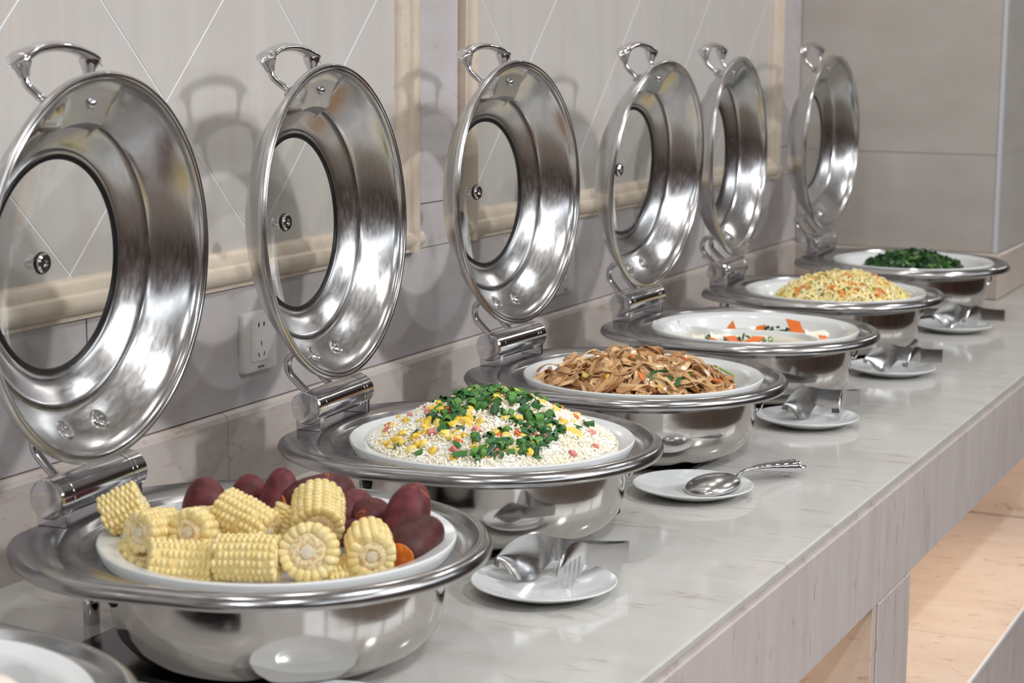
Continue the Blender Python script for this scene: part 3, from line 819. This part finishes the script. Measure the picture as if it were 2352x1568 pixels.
corn((.073, -.056, .0030), ax(.0, -.96, .26), .046, .0300, 'biggest cut-end corn chunk, front centre right, pale face toward the viewer', .0, 9)
corn((.113, -.006, .0005), ax(.16, -.97, -.12), .050, .0255, 'rightmost corn chunk, cut end forward, below the sweet potatoes', .25, 10)
corn((.006, .006, .006), ax(.35, .2, .9), .042, .0200, 'small corn chunk half hidden in the middle, between the two top chunks', .5, 11)
corn((.094, -.024, -.0205), ax(.8, .5, .1), .050, .0165, 'corn chunk at the bottom, peeping out below the two right-hand cut ends', .5, 12)
corn((-.026, -.078, -.0215), ax(.7, .6, .1), .050, .0165, 'corn chunk at the bottom, peeping out between the two sideways front chunks', .5, 13)

# --- sweet potatoes
def potato_mat():
    m = mat('sweet_potato_skin', srgb(96, 44, 50), .5); bsdf(m).inputs['Specular IOR Level'].default_value = .3
    oi = N(m, 'ShaderNodeObjectInfo'); r = ramp(m, oi.outputs['Random'], [(0, srgb(84, 42, 40)), (1, srgb(116, 52, 58))])
    n = noise_node(m, 55, 6, .65); rr = ramp(m, n.outputs['Fac'], [(.35, srgb(58, 32, 30)), (.6, (1, 1, 1, 1))])
    o = mix(m, .55, r.outputs[0], rr.outputs[0], 'MULTIPLY')
    n2 = noise_node(m, 26, 2, .5, (1, 1, 1), (0, 0, 0), 'Object', 1.2)
    cr = ramp(m, n2.outputs['Fac'], [(0, (0, 0, 0, 1)), (.615, (0, 0, 0, 1)), (.626, (.75, .75, .75, 1)), (.637, (0, 0, 0, 1))])
    o = mix(m, cr.outputs[0], o, srgb(196, 106, 52))
    L(m, o, bsdf(m).inputs['Base Color']); bump(m, n.outputs['Fac'], .25, .0012); return m
M_SKIN = potato_mat()
M_FLESH = vary('sweet_potato_flesh', srgb(216, 112, 34), srgb(226, 126, 44), .5, .15, 120, srgb(232, 140, 60), .55)
def potato(off, axis, Ln, r, label, cut=False, seed=0, bend=.12, cutr=.62):
    t = thing('sweet_potato', label, 'sweet potato', CEN[0]+Vector(off), 0, 'sweet potatoes in the nearest dish')
    t.rotation_mode = 'QUATERNION'; t.rotation_quaternion = quat(axis, seed*.7)
    pr = []; n = 22
    xe = 1.0 if not cut else math.sqrt(1-cutr**2.4)
    for k in range(n+1):
        u = -1+(1+xe)*k/n
        pr.append((u*Ln/2, r*max(0, 1-abs(u)**2.4)**.55))
    pr[0] = (-Ln/2, 0)
    if not cut: pr[-1] = (Ln/2, 0)
    else:
        pr.append((pr[-1][0]+.0004, pr[-1][1]*.95)); pr.append((pr[-1][0], 0))
    m = xlathe(pr, 28); vs = []
    for p in m.v:
        v = Vector(p); d = noise.noise(Vector((v.x*22+seed*5, v.y*30, v.z*30)))
        s = 1+.10*d+.03*noise.noise(Vector((v.x*70, v.y*70+seed, v.z*70)))
        vs.append((v.x, v.y*s+bend*(v.x*v.x)/Ln*2-.0*v.x, v.z*s))
    m.v = vs
    obj('skin', m, M_SKIN, t, True, 50)
    if cut:
        x = pr[-1][0]; rr = pr[-2][1]
        f = xlathe([(x-.001, rr*.98), (x+.0009, rr*.92), (x+.0014, rr*.6), (x+.0012, 0)], 24)
        f.v = [(a, b*(1+.04*math.sin(3*math.atan2(c_, b)))+bend*(a*a)/Ln*2, c_) for a, b, c_ in f.v]
        obj('cut_face', f, M_FLESH, t)
    return t
potato((-.133, .059, .000), ax(.25, .2, .9), .064, .0235, 'dark brown sweet potato end at the back left, alone against the white rim', False, 1)
potato((-.105, .105, .000), ax(-.2, .1, .95), .060, .0210, 'dark sweet potato second from the left along the back rim', False, 2)
potato((-.056, .086, .0035), ax(.16, .25, .92), .086, .0215, 'upright slim sweet potato, third from the left at the back', False, 3)
potato((-.018, .108, .011), ax(-.86, -.50, -.10), .092, .0270, 'large plump sweet potato lying crosswise at the top back', True, 4, .1, .55)
potato((.022, .110, -.001), ax(-.35, -.90, -.15), .080, .0240, 'sweet potato right of the large crosswise one, sloping down to the right', True, 5)
potato((.047, .108, -.003), ax(-.1, -.98, .12), .060, .0235, 'round sweet potato seen end on with a patch of orange flesh', True, 6, .05, .40)
potato((.050, .078, -.013), ax(.90, -.42, .06), .070, .0165, 'low sweet potato lying flat behind the rightmost corn, cut end right', True, 7, .1, .7)
potato((.103, .086, .002), ax(-.14, -.45, -.84), .096, .0245, 'tall sweet potato with an orange crack, second from the right', False, 8)
potato((.141, .038, -.002), ax(-.42, -.84, -.20), .088, .0235, 'rightmost sweet potato, its bright orange cut face toward the viewer', True, 9, .05, .74)
potato((.112, .030, -.020), ax(.5, .5, .3), .060, .0185, 'dark sweet potato deep in the dish beside the rightmost corn', False, 10)
potato((-.078, .118, -.014), ax(.8, .5, .2), .056, .0190, 'sweet potato low at the back between the two small dark ends', False, 11)

# --- shared bits for the other dishes
M_SCAL = vary('scallion_green', srgb(34, 92, 40), srgb(98, 152, 58), .35)
M_SCALD = vary('scallion_dark', srgb(22, 66, 38), srgb(54, 118, 50), .35)
M_EGG = vary('scrambled_egg', srgb(240, 196, 52), srgb(246, 222, 120), .5, .1)
M_HAM = vary('ham', srgb(206, 116, 106), srgb(222, 148, 136), .4, .1)
M_CARROT = vary('carrot', srgb(222, 98, 34), srgb(236, 128, 52), .35, .1)
def tube_shell(r, ln, sq=1.0, n=12):
    def rg_(q, x): return [(x, q*math.cos(2*PI*j/n), q*sq*math.sin(2*PI*j/n)) for j in range(n)]
    return fix_normals(rings([rg_(r, -ln/2), rg_(r*1.03, 0), rg_(r, ln/2), rg_(r*.80, ln/2), rg_(r*.80, -ln/2)], closed=True))
def sheet(ln, wd, cur, th=.0007, n=5):
    def row(x, dz): return [(x*(1-.12*abs(a)), wd*a/2, cur*(1-a*a)+dz+cur*.4*math.sin(x*200)) for a in [-1+2*k/n for k in range(n+1)]]
    rs = []
    for k in range(5):
        x = -ln/2+ln*k/4
        rs.append(row(x, 0)+row(x, -th)[::-1])
    return fix_normals(rings(rs, cap0=True, cap1=True))
SCM = [tube_shell(.0045, .0055).mesh('scallion_ring', M_SCAL), tube_shell(.0040, .0095, .7).mesh('scallion_ring', M_SCAL), sheet(.013, .0075, .0026).mesh('scallion_strip', M_SCALD), sheet(.009, .0060, .0018).mesh('scallion_strip', M_SCALD), tube_shell(.0036, .0040).mesh('scallion_ring', M_SCAL)]
def blob(seed, fl=.55, n=10, k=6):
    m = lathe([(0, -.5)]+[(.5*math.sin(PI*i/k), -.5*math.cos(PI*i/k)) for i in range(1, k)]+[(0, .5)], n)
    m.v = [tuple(Vector(p)*(1+.55*noise.noise(Vector(p)*2.3+Vector((seed*7, 0, 0)))+.25*noise.noise(Vector(p)*6+Vector((0, seed, 0))))*1.0) for p in m.v]
    m.v = [(x, y, z*fl) for x, y, z in m.v]; return m
EGM = [blob(i).mesh('egg_bit', M_EGG) for i in range(4)]
HAMM = box(-.5, .5, -.42, .42, -.4, .4, .09).mesh('ham_cube', M_HAM, False)
CAM_ = box(-.5, .5, -.4, .4, -.22, .22, .06).mesh('carrot_dice', M_CARROT, False)

class Heap:
    """height field over a dish, in the dish's own (a, b) axes: a to the right of the view, b away"""
    def __init__(s, c, fn): s.c = c; s.fn = fn
    def pt(s, a, b, dz=0): q = s.c+RH*a+FH*b; return Vector((q.x, q.y, s.c.z+s.fn(a, b)+dz))
    def nrm(s, a, b):
        e = .004; return (s.pt(a+e, b)-s.pt(a-e, b)).cross(s.pt(a, b+e)-s.pt(a, b-e)).normalized()
    def place(s, o, a, b, rg, dz=0, tilt=.4, size=1.0):
        n = s.nrm(a, b); n = (n+Vector((rg.uniform(-1, 1), rg.uniform(-1, 1), rg.uniform(-.4, .6)))*tilt).normalized()
        o.location = s.pt(a, b, dz); o.rotation_mode = 'QUATERNION'
        from mathutils import Quaternion
        o.rotation_quaternion = n.to_track_quat('Z', 'Y') @ Quaternion((0, 0, 1), rg.uniform(0, 2*PI)); o.scale = (size,)*3 if not isinstance(size, tuple) else size
    def surface(s, R0, dz, n=28, m=64, ca=0, cb=0, ra=1, rb=1, low=-.04):
        rs = []
        for i in range(1, n+1):
            q = R0*i/n; rs.append([s.pt(ca+q*ra*math.cos(t_), cb+q*rb*math.sin(t_), dz) for t_ in [2*PI*j/m for j in range(m)]])
        rs.append([Vector((p.x, p.y, min(p.z, s.c.z+low))) for p in rs[-1]])
        mb = rings(rs); k = len(mb.v); mb.v.append(s.pt(ca, cb, dz)); mb.f += [(k, j, (j+1) % m) for j in range(m)]
        return mb

# --- fried rice
M_RICE = mat('rice', srgb(250, 246, 234), .45)
_nz = noise_node(M_RICE, 30, 3); _c = ramp(M_RICE, _nz.outputs['Fac'], [(.35, srgb(251, 243, 218)), (.6, srgb(253, 251, 243))]); L(M_RICE, _c.outputs[0], bsdf(M_RICE).inputs['Base Color'])
def rice_h(a, b):
    r = math.hypot(a*.985, b); q = max(0, 1-(r/.158)**1.4)
    return -.0065+.065*q+.004*noise.noise(Vector((a*42, b*42, 3)))*min(1, q*4)+.0025*noise.noise(Vector((a*120, b*120, 1)))
HP = Heap(CEN[1], rice_h)
rg = random.Random(21)
mb = HP.surface(.158, -.0020, 44, 96, low=-.02)
gr = []
k_ = 4
gb = [(0, 0, -.5)]
for i in range(1, k_):
    for j in range(6): gb.append((.5*math.sin(PI*i/k_)*math.cos(2*PI*j/6), .5*math.sin(PI*i/k_)*math.sin(2*PI*j/6), -.5*math.cos(PI*i/k_)))
gb.append((0, 0, .5)); GF = [(0, 1+(j+1) % 6, 1+j) for j in range(6)]
for i in range(k_-2): GF += [(1+i*6+j, 1+i*6+(j+1) % 6, 7+i*6+(j+1) % 6, 7+i*6+j) for j in range(6)]
GF += [(19, 13+j, 13+(j+1) % 6) for j in range(6)]
from mathutils import Quaternion
for i in range(8600):
    r = .1595*math.sqrt(rg.random()); t_ = rg.uniform(0, 2*PI); a, b = r*math.cos(t_), r*math.sin(t_)
    if b > .07 and rg.random() < .6: continue
    n = HP.nrm(a, b) if i % 1 == 0 else ZH
    q = (n+Vector((rg.gauss(0, 1), rg.gauss(0, 1), rg.gauss(0, .6)))*1.3).normalized().to_track_quat('Z', 'Y')
    c_ = HP.pt(a, b, rg.uniform(-.0008, .0022)); ln = rg.uniform(.0056, .0078); wd = rg.uniform(.0024, .0031)
    mb.add([c_+q @ Vector((x*wd, y*wd, z*ln)) for x, y, z in gb], GF)
o = obj('fried_rice', mb, M_RICE, None, True, None); o['kind'] = 'stuff'
tag(o, 'heap of fried white rice filling the second dish', 'rice')
cl = [(0.0, -.012, .050, .045, .34), (.022, -.130, .052, .022, .25), (-.05, -.05, .032, .03, .10), (.055, -.065, .034, .034, .13), (.0, -.03, .2, .17, .18)]
def pick(cl):
    while True:
        q = rg.random()*sum(c_[4] for c_ in cl)
        for c_ in cl:
            q -= c_[4]
            if q <= 0: break
        a = c_[0]+rg.gauss(0, 1)*c_[2]*.62; b = c_[1]+rg.gauss(0, 1)*c_[3]*.62
        if math.hypot(a, b) < .150 and b < .075: return a, b
for i in range(235):
    a, b = pick(cl); me = SCM[rg.choice([0, 0, 1, 2, 2, 3, 3, 4])]
    o = link('scallion_piece', me); HP.place(o, a, b, rg, rg.uniform(.0025, .0052), .7, rg.uniform(1.0, 1.55))
    if me.name.startswith('scallion_ring'): tag(o, 'hollow green scallion ring sprinkled on the fried rice', 'scallion', 'scallion rings on the fried rice')
    else: tag(o, 'flat dark green scallion leaf piece on the fried rice', 'scallion', 'scallion leaf pieces on the fried rice')
for i in range(120):
    a, b = pick([(0, -.03, .2, .18, 1), (-.085, -.06, .08, .07, .3)]); s_ = rg.uniform(.006, .0155)
    o = link('egg_bit', EGM[i % 4]); HP.place(o, a, b, rg, .002, .5, (s_*1.2, s_, s_))
    tag(o, 'yellow scrambled egg bit on the fried rice', 'egg', 'egg bits in the fried rice')
for i in range(26):
    a, b = pick([(-.02, -.05, .16, .12, 1)]); s_ = rg.uniform(.0075, .0105)
    o = link('ham_cube', HAMM); HP.place(o, a, b, rg, .002, .6, s_)
    tag(o, 'pink diced ham cube on the fried rice', 'ham', 'ham cubes in the fried rice')
for i in range(16):
    a, b = pick([(.0, -.0, .2, .14, 1)]); s_ = rg.uniform(.007, .010)
    o = link('carrot_dice', CAM_); HP.place(o, a, b, rg, .003, .8, s_)
    tag(o, 'orange carrot dice on the fried rice', 'carrot', 'carrot dice in the fried rice')

# --- brown noodles
def strand_mat(name, c0, c1, sc, rough):
    m = mat(name, c0, rough); n = noise_node(m, sc, 4, .6); at = N(m, 'ShaderNodeAttribute'); at.attribute_name = 'tone'
    md = N(m, 'ShaderNodeMath'); md.operation = 'MULTIPLY_ADD'; md.inputs[1].default_value = .55; L(m, at.outputs['Fac'], md.inputs[0])
    m2 = N(m, 'ShaderNodeMath'); m2.operation = 'MULTIPLY'; m2.inputs[1].default_value = .5; L(m, n.outputs['Fac'], m2.inputs[0]); L(m, m2.outputs[0], md.inputs[2])
    c = ramp(m, md.outputs[0], [(.2, c0), (.75, c1)])
    L(m, c.outputs[0], bsdf(m).inputs['Base Color']); bsdf(m).inputs['Subsurface Weight'].default_value = .15
    bsdf(m).inputs['Subsurface Radius'].default_value = (.004, .0025, .001); return m
M_NOOD = strand_mat('noodle', srgb(150, 92, 42), srgb(230, 194, 146), 34, .14)
M_NBASE = strand_mat('noodle_base', srgb(122, 76, 38), srgb(172, 122, 72), 60, .4)
def nood_h(a, b):
    q = 1-((a+.018)/.155)**2-((b+.028)/.118)**2
    return max(-.034, -.026+.042*max(-.4, q)+.006*noise.noise(Vector((a*26, b*26, 9))))
NH = Heap(CEN[2], nood_h)
def ribbon(mb, pts, wd, th, up0=None, twist=0.0):
    n = len(pts); rs = []
    for i in range(n):
        t_ = (pts[min(i+1, n-1)]-pts[max(i-1, 0)]).normalized(); u_ = (up0[i] if up0 else ZH)
        s_ = t_.cross(u_).normalized(); u2 = s_.cross(t_)
        an = twist*(i/(n-1)-.5); s2 = s_*math.cos(an)+u2*math.sin(an); u3 = u2*math.cos(an)-s_*math.sin(an)
        w_ = wd*(.75 if i in (0, n-1) else 1)
        rs.append([pts[i]+s2*w_/2+u3*th/2, pts[i]-s2*w_/2+u3*th/2, pts[i]-s2*w_/2-u3*th/2, pts[i]+s2*w_/2-u3*th/2])
    mb.merge(rings(rs, cap0=True, cap1=True))
def strands(H, count, rg, ra, rb, ca, cb, wd, th, steps, step, lift, curve=.5, tw=1.2, dirbias=None):
    mb = MB(); k = 0
    while k < count:
        a = ca+rg.uniform(-1, 1)*ra; b = cb+rg.uniform(-1, 1)*rb
        if ((a-ca)/ra)**2+((b-cb)/rb)**2 > 1: continue
        k += 1
        h_ = rg.uniform(0, 2*PI) if dirbias is None or rg.random() > .6 else dirbias+rg.gauss(0, .5)
        cv = rg.gauss(0, curve); l0 = rg.uniform(.0, lift); pts = []; ups = []
        ph = rg.uniform(0, PI); am = rg.uniform(0, lift*.9)
        for i in range(steps):
            if ((a-ca)/ra)**2+((b-cb)/rb)**2 > 1.12: break
            pts.append(H.pt(a, b, l0+am*math.sin(ph+i*PI/steps*1.5)**2)); ups.append((H.nrm(a, b)+Vector((rg.gauss(0, .12), rg.gauss(0, .12), 0))).normalized())
            a += step*math.cos(h_); b += step*math.sin(h_); h_ += cv*.45+rg.gauss(0, .12); cv *= .97
        if len(pts) < 4: continue
        n0 = len(mb.v); ribbon(mb, pts, wd*rg.uniform(.75, 1.2), th, ups, rg.gauss(0, tw)); mb.tone = (mb.tone or [])+[rg.random()]*(len(mb.v)-n0)
    return mb
rg = random.Random(5)
mb = strands(NH, 300, rg, .148, .112, -.018, -.028, .0080, .0015, 15, .0068, .017, .95, 2.6, -.35)
mb.merge(NH.surface(1.0, -.003, 20, 56, -.018, -.028, .148, .112, -.034))
o = obj('fried_noodles', mb, M_NOOD, None, True, 60); o['kind'] = 'stuff'
tag(o, 'tangle of brown fried flat rice noodles in the third dish', 'noodles')
def strip_on(H, name, pts_ab, wd, th, m, label, cat, group, dz=.006, arch=.0):
    pts = []; n = len(pts_ab)
    for i, (a, b) in enumerate(pts_ab): pts.append(H.pt(a, b, dz+.007+arch*math.sin(PI*i/max(1, n-1))))
    pts = spline(pts, 4); mb = MB(); ribbon(mb, pts, wd, th); o = obj(name, mb, m, None, True, 40); return tag(o, label, cat, group)
M_CELERY = vary('scallion_stalk', srgb(116, 160, 52), srgb(150, 186, 74), .35)
for i, (pl_, w_, dz, lab, mm) in enumerate([
    ([(-.128, -.02), (-.108, -.005)], .007, .012, 'light green scallion stalk sticking up at the left end of the noodles', M_CELERY),
    ([(.108, -.02), (.140, .0)], .008, .018, 'light green scallion stalk sticking up at the right end of the noodles', M_CELERY),
    ([(.004, -.120), (.006, -.105), (.022, -.100), (.034, -.104), (.030, -.122)], .005, .012, 'bent dark green scallion loop at the front of the noodles', M_SCALD),
    ([(.010, -.122), (.030, -.112)], .006, .009, 'bright green scallion stalk inside the bent loop on the noodles', M_SCAL),
    ([(.042, -.124), (.046, -.112), (.054, -.106)], .006, .012, 'short dark scallion stalk at the front, right of the loop on the noodles', M_SCALD),
    ([(.052, -.100), (.064, -.092)], .009, .014, 'bright green scallion end above the front right of the noodles', M_SCAL),
    ([(-.012, -.060), (.004, -.052)], .007, .013, 'dark green scallion stub in the middle of the noodles', M_SCALD),
    ([(-.098, -.030), (-.084, -.022)], .007, .011, 'dark green scallion stub at the left of the noodles', M_SCALD)]):
    strip_on(NH, 'scallion_stalk', pl_, w_, .0022, mm, lab, 'scallion', 'scallion stalks in the noodles', dz, .003)
for i, (pl_, lab) in enumerate([
    ([(-.060, .010), (-.044, .022), (-.026, .014)], 'curled carrot strip on top of the noodles'),
    ([(-.066, -.040), (-.048, -.044)], 'carrot strip at the left of the noodles, near the dark scallion stub'),
    ([(-.036, -.050), (-.018, -.052)], 'carrot strip in the middle of the noodles'),
    ([(.050, .000), (.082, -.018)], 'long carrot strip lying along the right slope of the noodles'),
    ([(-.012, -.100), (-.008, -.120)], 'upright carrot strip at the front centre of the noodles'),
    ([(.098, -.072), (.114, -.070)], 'carrot strip low at the right end of the noodles')]):
    strip_on(NH, 'carrot_strip', pl_, .0055, .002, M_CARROT, lab, 'carrot', 'carrot strips in the noodles', .013, .003)
rg = random.Random(8)
for i in range(26):
    while True:
        a, b = rg.uniform(-.15, .11), rg.uniform(-.125, .02)
        if ((a+.018)/.14)**2+((b+.028)/.10)**2 < 1: break
    s_ = rg.uniform(.007, .013); o = link('egg_bit', EGM[i % 4]); NH.place(o, a, b, rg, .015, .5, (s_*1.2, s_, s_))
    tag(o, 'yellow egg bit among the brown noodles', 'egg', 'egg bits in the noodles')

# --- divided dish, nearly empty
D4 = CEN[3]
M_SAUCE = mat('pale_sauce', srgb(226, 214, 186), .12)
_nz = noise_node(M_SAUCE, 40, 3); _c = ramp(M_SAUCE, _nz.outputs['Fac'], [(.35, srgb(222, 206, 170)), (.6, srgb(232, 226, 210))]); L(M_SAUCE, _c.outputs[0], bsdf(M_SAUCE).inputs['Base Color'])
o = obj('sauce', lathe([(0, .0), (.06, .0003), (.136, 0), (.1415, -.0012), (.142, -.0028), (0, -.003)], 64), M_SAUCE); o.location = D4+Vector((0, 0, -.0245))
tag(o, 'thin pale sauce covering the bottom of the divided dish', 'sauce')
FL = Heap(D4, lambda a, b: -.0345)
def diamond(s, thk, m, name):
    return extrude([(-s, 0, -thk/2), (0, -s*.55, -thk/2), (s, 0, -thk/2), (0, s*.55, -thk/2)], (0, 0, thk)).mesh(name, m, False)
DMD = diamond(.020, .003, M_CARROT, 'carrot_slice')
def at_ab(o, a, b, z, rot, sc=1.0):
    q = D4+RH*a+FH*b; o.location = (q.x, q.y, D4.z+z); o.rotation_euler = rot; o.scale = (sc,)*3
for a, b, z, rot, sc, lab in [
    (-.030, .098, -.020, (1.25, .7, .3), .8, 'pointed carrot slice standing upright at the back left of the divided dish'),
    (.022, .098, -.022, (1.1, -.5, .5), .8, 'carrot slice leaning in the back middle of the divided dish'),
    (.086, .088, -.014, (1.15, .75, .35), 1.15, 'largest diamond carrot slice, standing at the back right of the divided dish'),
    (-.044, -.052, -.0165, (.5, .2, .2), .9, 'carrot slice lying at the front left of the divided dish'),
    (-.006, -.052, -.0165, (.4, -.2, .6), .95, 'carrot slice lying at the front middle of the divided dish'),
    (.128, .020, -.024, (.5, .3, -.2), .6, 'small carrot slice at the right end of the divided dish'),
    (-.076, -.042, -.017, (.4, .2, 1.0), .6, 'small carrot slice at the front left end of the divided dish')]:
    o = link('carrot_slice', DMD); at_ab(o, a, b, z, rot, sc)
    if rot[0] > 1:
        lg = {.3: ZH*.95+RH*.15, .5: ZH*.6+RH*.7, .35: ZH*.62-RH*.72}[rot[2]].normalized(); nm = (-FH+ZH*.2); nm = (nm-lg*nm.dot(lg)).normalized()
        o.rotation_euler = Matrix((lg, nm.cross(lg), nm)).transposed().to_euler()
    tag(o, lab, 'carrot', 'carrot slices in the divided dish')
M_ONION = vary('onion', srgb(236, 232, 212), srgb(242, 240, 228), .3, .2)
for a, b, z, sc, lab in [(.118, .050, -.026, 1.6, 'curved white onion piece at the right of the divided dish'), (-.064, -.032, -.019, 1.5, 'pale yellowish onion piece at the front left of the divided dish'), (-.102, -.026, -.019, .9, 'small pale onion piece nearest the left tip of the divider')]:
    o = obj('onion_piece', sheet(.030, .020, .007, .002), M_ONION); at_ab(o, a, b, z, (.3, .2, .5), sc); tag(o, lab, 'onion', 'onion pieces in the divided dish')
rg = random.Random(3)
for (a, b, z) in [(-.150, -.02, -.022), (.030, .104, -.020), (.034, .094, -.018), (.046, .100, -.022), (.056, .106, -.018), (.070, .092, -.022), (.062, .09, -.024), (.04, .09, -.024), (-.026, -.042, -.013), (-.018, -.046, -.012), (-.034, -.056, -.015), (.010, -.058, -.016), (-.06, -.056, -.016), (.022, -.05, -.016), (.080, .104, -.022), (-.086, -.034, -.016)]:
    o = link('scallion_piece', SCM[rg.choice([0, 3, 4, 2])]); at_ab(o, a, b, z, (rg.uniform(0, 3), rg.uniform(0, 3), rg.uniform(0, 3)), 1.0)
    tag(o, 'chopped scallion bit left in the divided dish', 'scallion', 'scallion bits in the divided dish')

# --- shredded salad
M_SHRED = strand_mat('potato_shred', srgb(240, 216, 116), srgb(248, 240, 196), 24, .25)
M_CSHRED = vary('carrot_shred', srgb(226, 112, 44), srgb(238, 146, 76), .35, .1)
def sal_h(a, b):
    q = 1-((a-.012)/.140)**2-((b+.02)/.112)**2
    return max(-.034, -.026+.050*max(-.4, q)**(1 if q < 0 else .9)+.005*noise.noise(Vector((a*30, b*30, 4))))
SH = Heap(CEN[4], sal_h)
rg = random.Random(15)
mb = strands(SH, 800, rg, .136, .108, .012, -.02, .0030, .0026, 9, .0065, .011, .6, .5)
mb.merge(SH.surface(1.0, -.003, 20, 48, .012, -.02, .134, .106, -.034))
for (a, b) in [(-.012, .03), (.052, .0), (.068, -.005), (.074, .01)]:
    p = SH.pt(a, b, .002); ribbon(mb, [p, p+Vector((.001, .002, .008)), p+Vector((-.001, .003, .018))], .003, .002)
o = obj('shredded_salad', mb, M_SHRED, None, True, 60); o['kind'] = 'stuff'
tag(o, 'mound of pale yellow shredded potato in the fifth dish', 'salad')
mb = strands(SH, 80, rg, .130, .100, .012, -.02, .0042, .0024, 6, .0062, .010, .4, .4)
for i, v_ in enumerate(mb.v): mb.v[i] = (v_[0], v_[1], v_[2]+.0025)
o = obj('carrot_shreds', mb, M_CSHRED, None, True, 60); o['kind'] = 'stuff'
tag(o, 'orange carrot shreds mixed through the yellow salad', 'carrot')
for i in range(44):
    while True:
        a, b = rg.uniform(-.11, .13), rg.uniform(-.12, .04)
        if ((a-.012)/.125)**2+((b+.02)/.1)**2 < 1: break
    o = link('scallion_piece', SCM[rg.choice([0, 3, 3, 4])]); SH.place(o, a, b, rg, .009, .6, rg.uniform(.8, 1.1))
    tag(o, 'chopped scallion bit on the yellow shredded salad', 'scallion', 'scallion bits on the salad')

# --- dark greens
M_LEAF = strand_mat('cooked_leaf', srgb(14, 38, 20), srgb(44, 88, 38), 40, .28)
M_STALK = strand_mat('cooked_stalk', srgb(78, 128, 52), srgb(126, 168, 84), 40, .25)
def grn_h(a, b):
    q = 1-((a+.008)/.118)**2-((b+.035)/.098)**2
    return max(-.034, -.028+.033*max(-.4, q)+.009*noise.noise(Vector((a*34, b*34, 7))))
GH = Heap(CEN[5], grn_h)
rg = random.Random(31)
mb = strands(GH, 420, rg, .112, .094, -.008, -.035, .011, .0008, 7, .0068, .014, .8, 3.0)
mb.merge(GH.surface(1.0, -.003, 18, 48, -.008, -.035, .112, .094, -.034))
o = obj('cooked_greens', mb, M_LEAF, None, True, 50); o['kind'] = 'stuff'
tag(o, 'pile of dark green cooked leaves in the farthest dish', 'greens')
mb = strands(GH, 60, rg, .098, .08, .012, -.04, .0042, .0032, 7, .0078, .016, .4, .4)
o = obj('green_stalks', mb, M_STALK, None, True, 60); o['kind'] = 'stuff'
tag(o, 'bright green stalks mixed in the dark cooked leaves', 'greens')

# --- pale buns at the near corner
M_BUN = mat('steamed_bun', srgb(240, 222, 212), .55)
_nz = noise_node(M_BUN, 18, 4); _c = ramp(M_BUN, _nz.outputs['Fac'], [(.3, srgb(238, 216, 204)), (.7, srgb(244, 230, 222))]); L(M_BUN, _c.outputs[0], bsdf(M_BUN).inputs['Base Color'])
bsdf(M_BUN).inputs['Subsurface Weight'].default_value = .2
for i, (x, y, z, r, lab) in enumerate([(.470, 1.068, .020, .036, 'pale steamed bun leaning on the rim, highest at the left picture edge'), (.534, 1.035, .006, .038, 'pale steamed bun in front, lower left corner of the picture'), (.530, .975, .012, .034, 'pale steamed bun lowest of the three at the corner'), (.44, .945, .006, .036, 'pale steamed bun nearest the viewer in the corner dish')]):
    o = obj('steamed_bun', lathe([(0, -r*.72), (r*.6, -r*.70), (r*.92, -r*.42), (r*1.0, -.05*r), (r*.93, r*.32), (r*.7, r*.62), (r*.4, r*.78), (0, r*.84)], 32), M_BUN)
    q = CEN[6]; o.location = (x, y, HR+z); o.rotation_euler = (.2*i, .15*i-.3, i); tag(o, lab, 'bun', 'steamed buns in the corner dish')
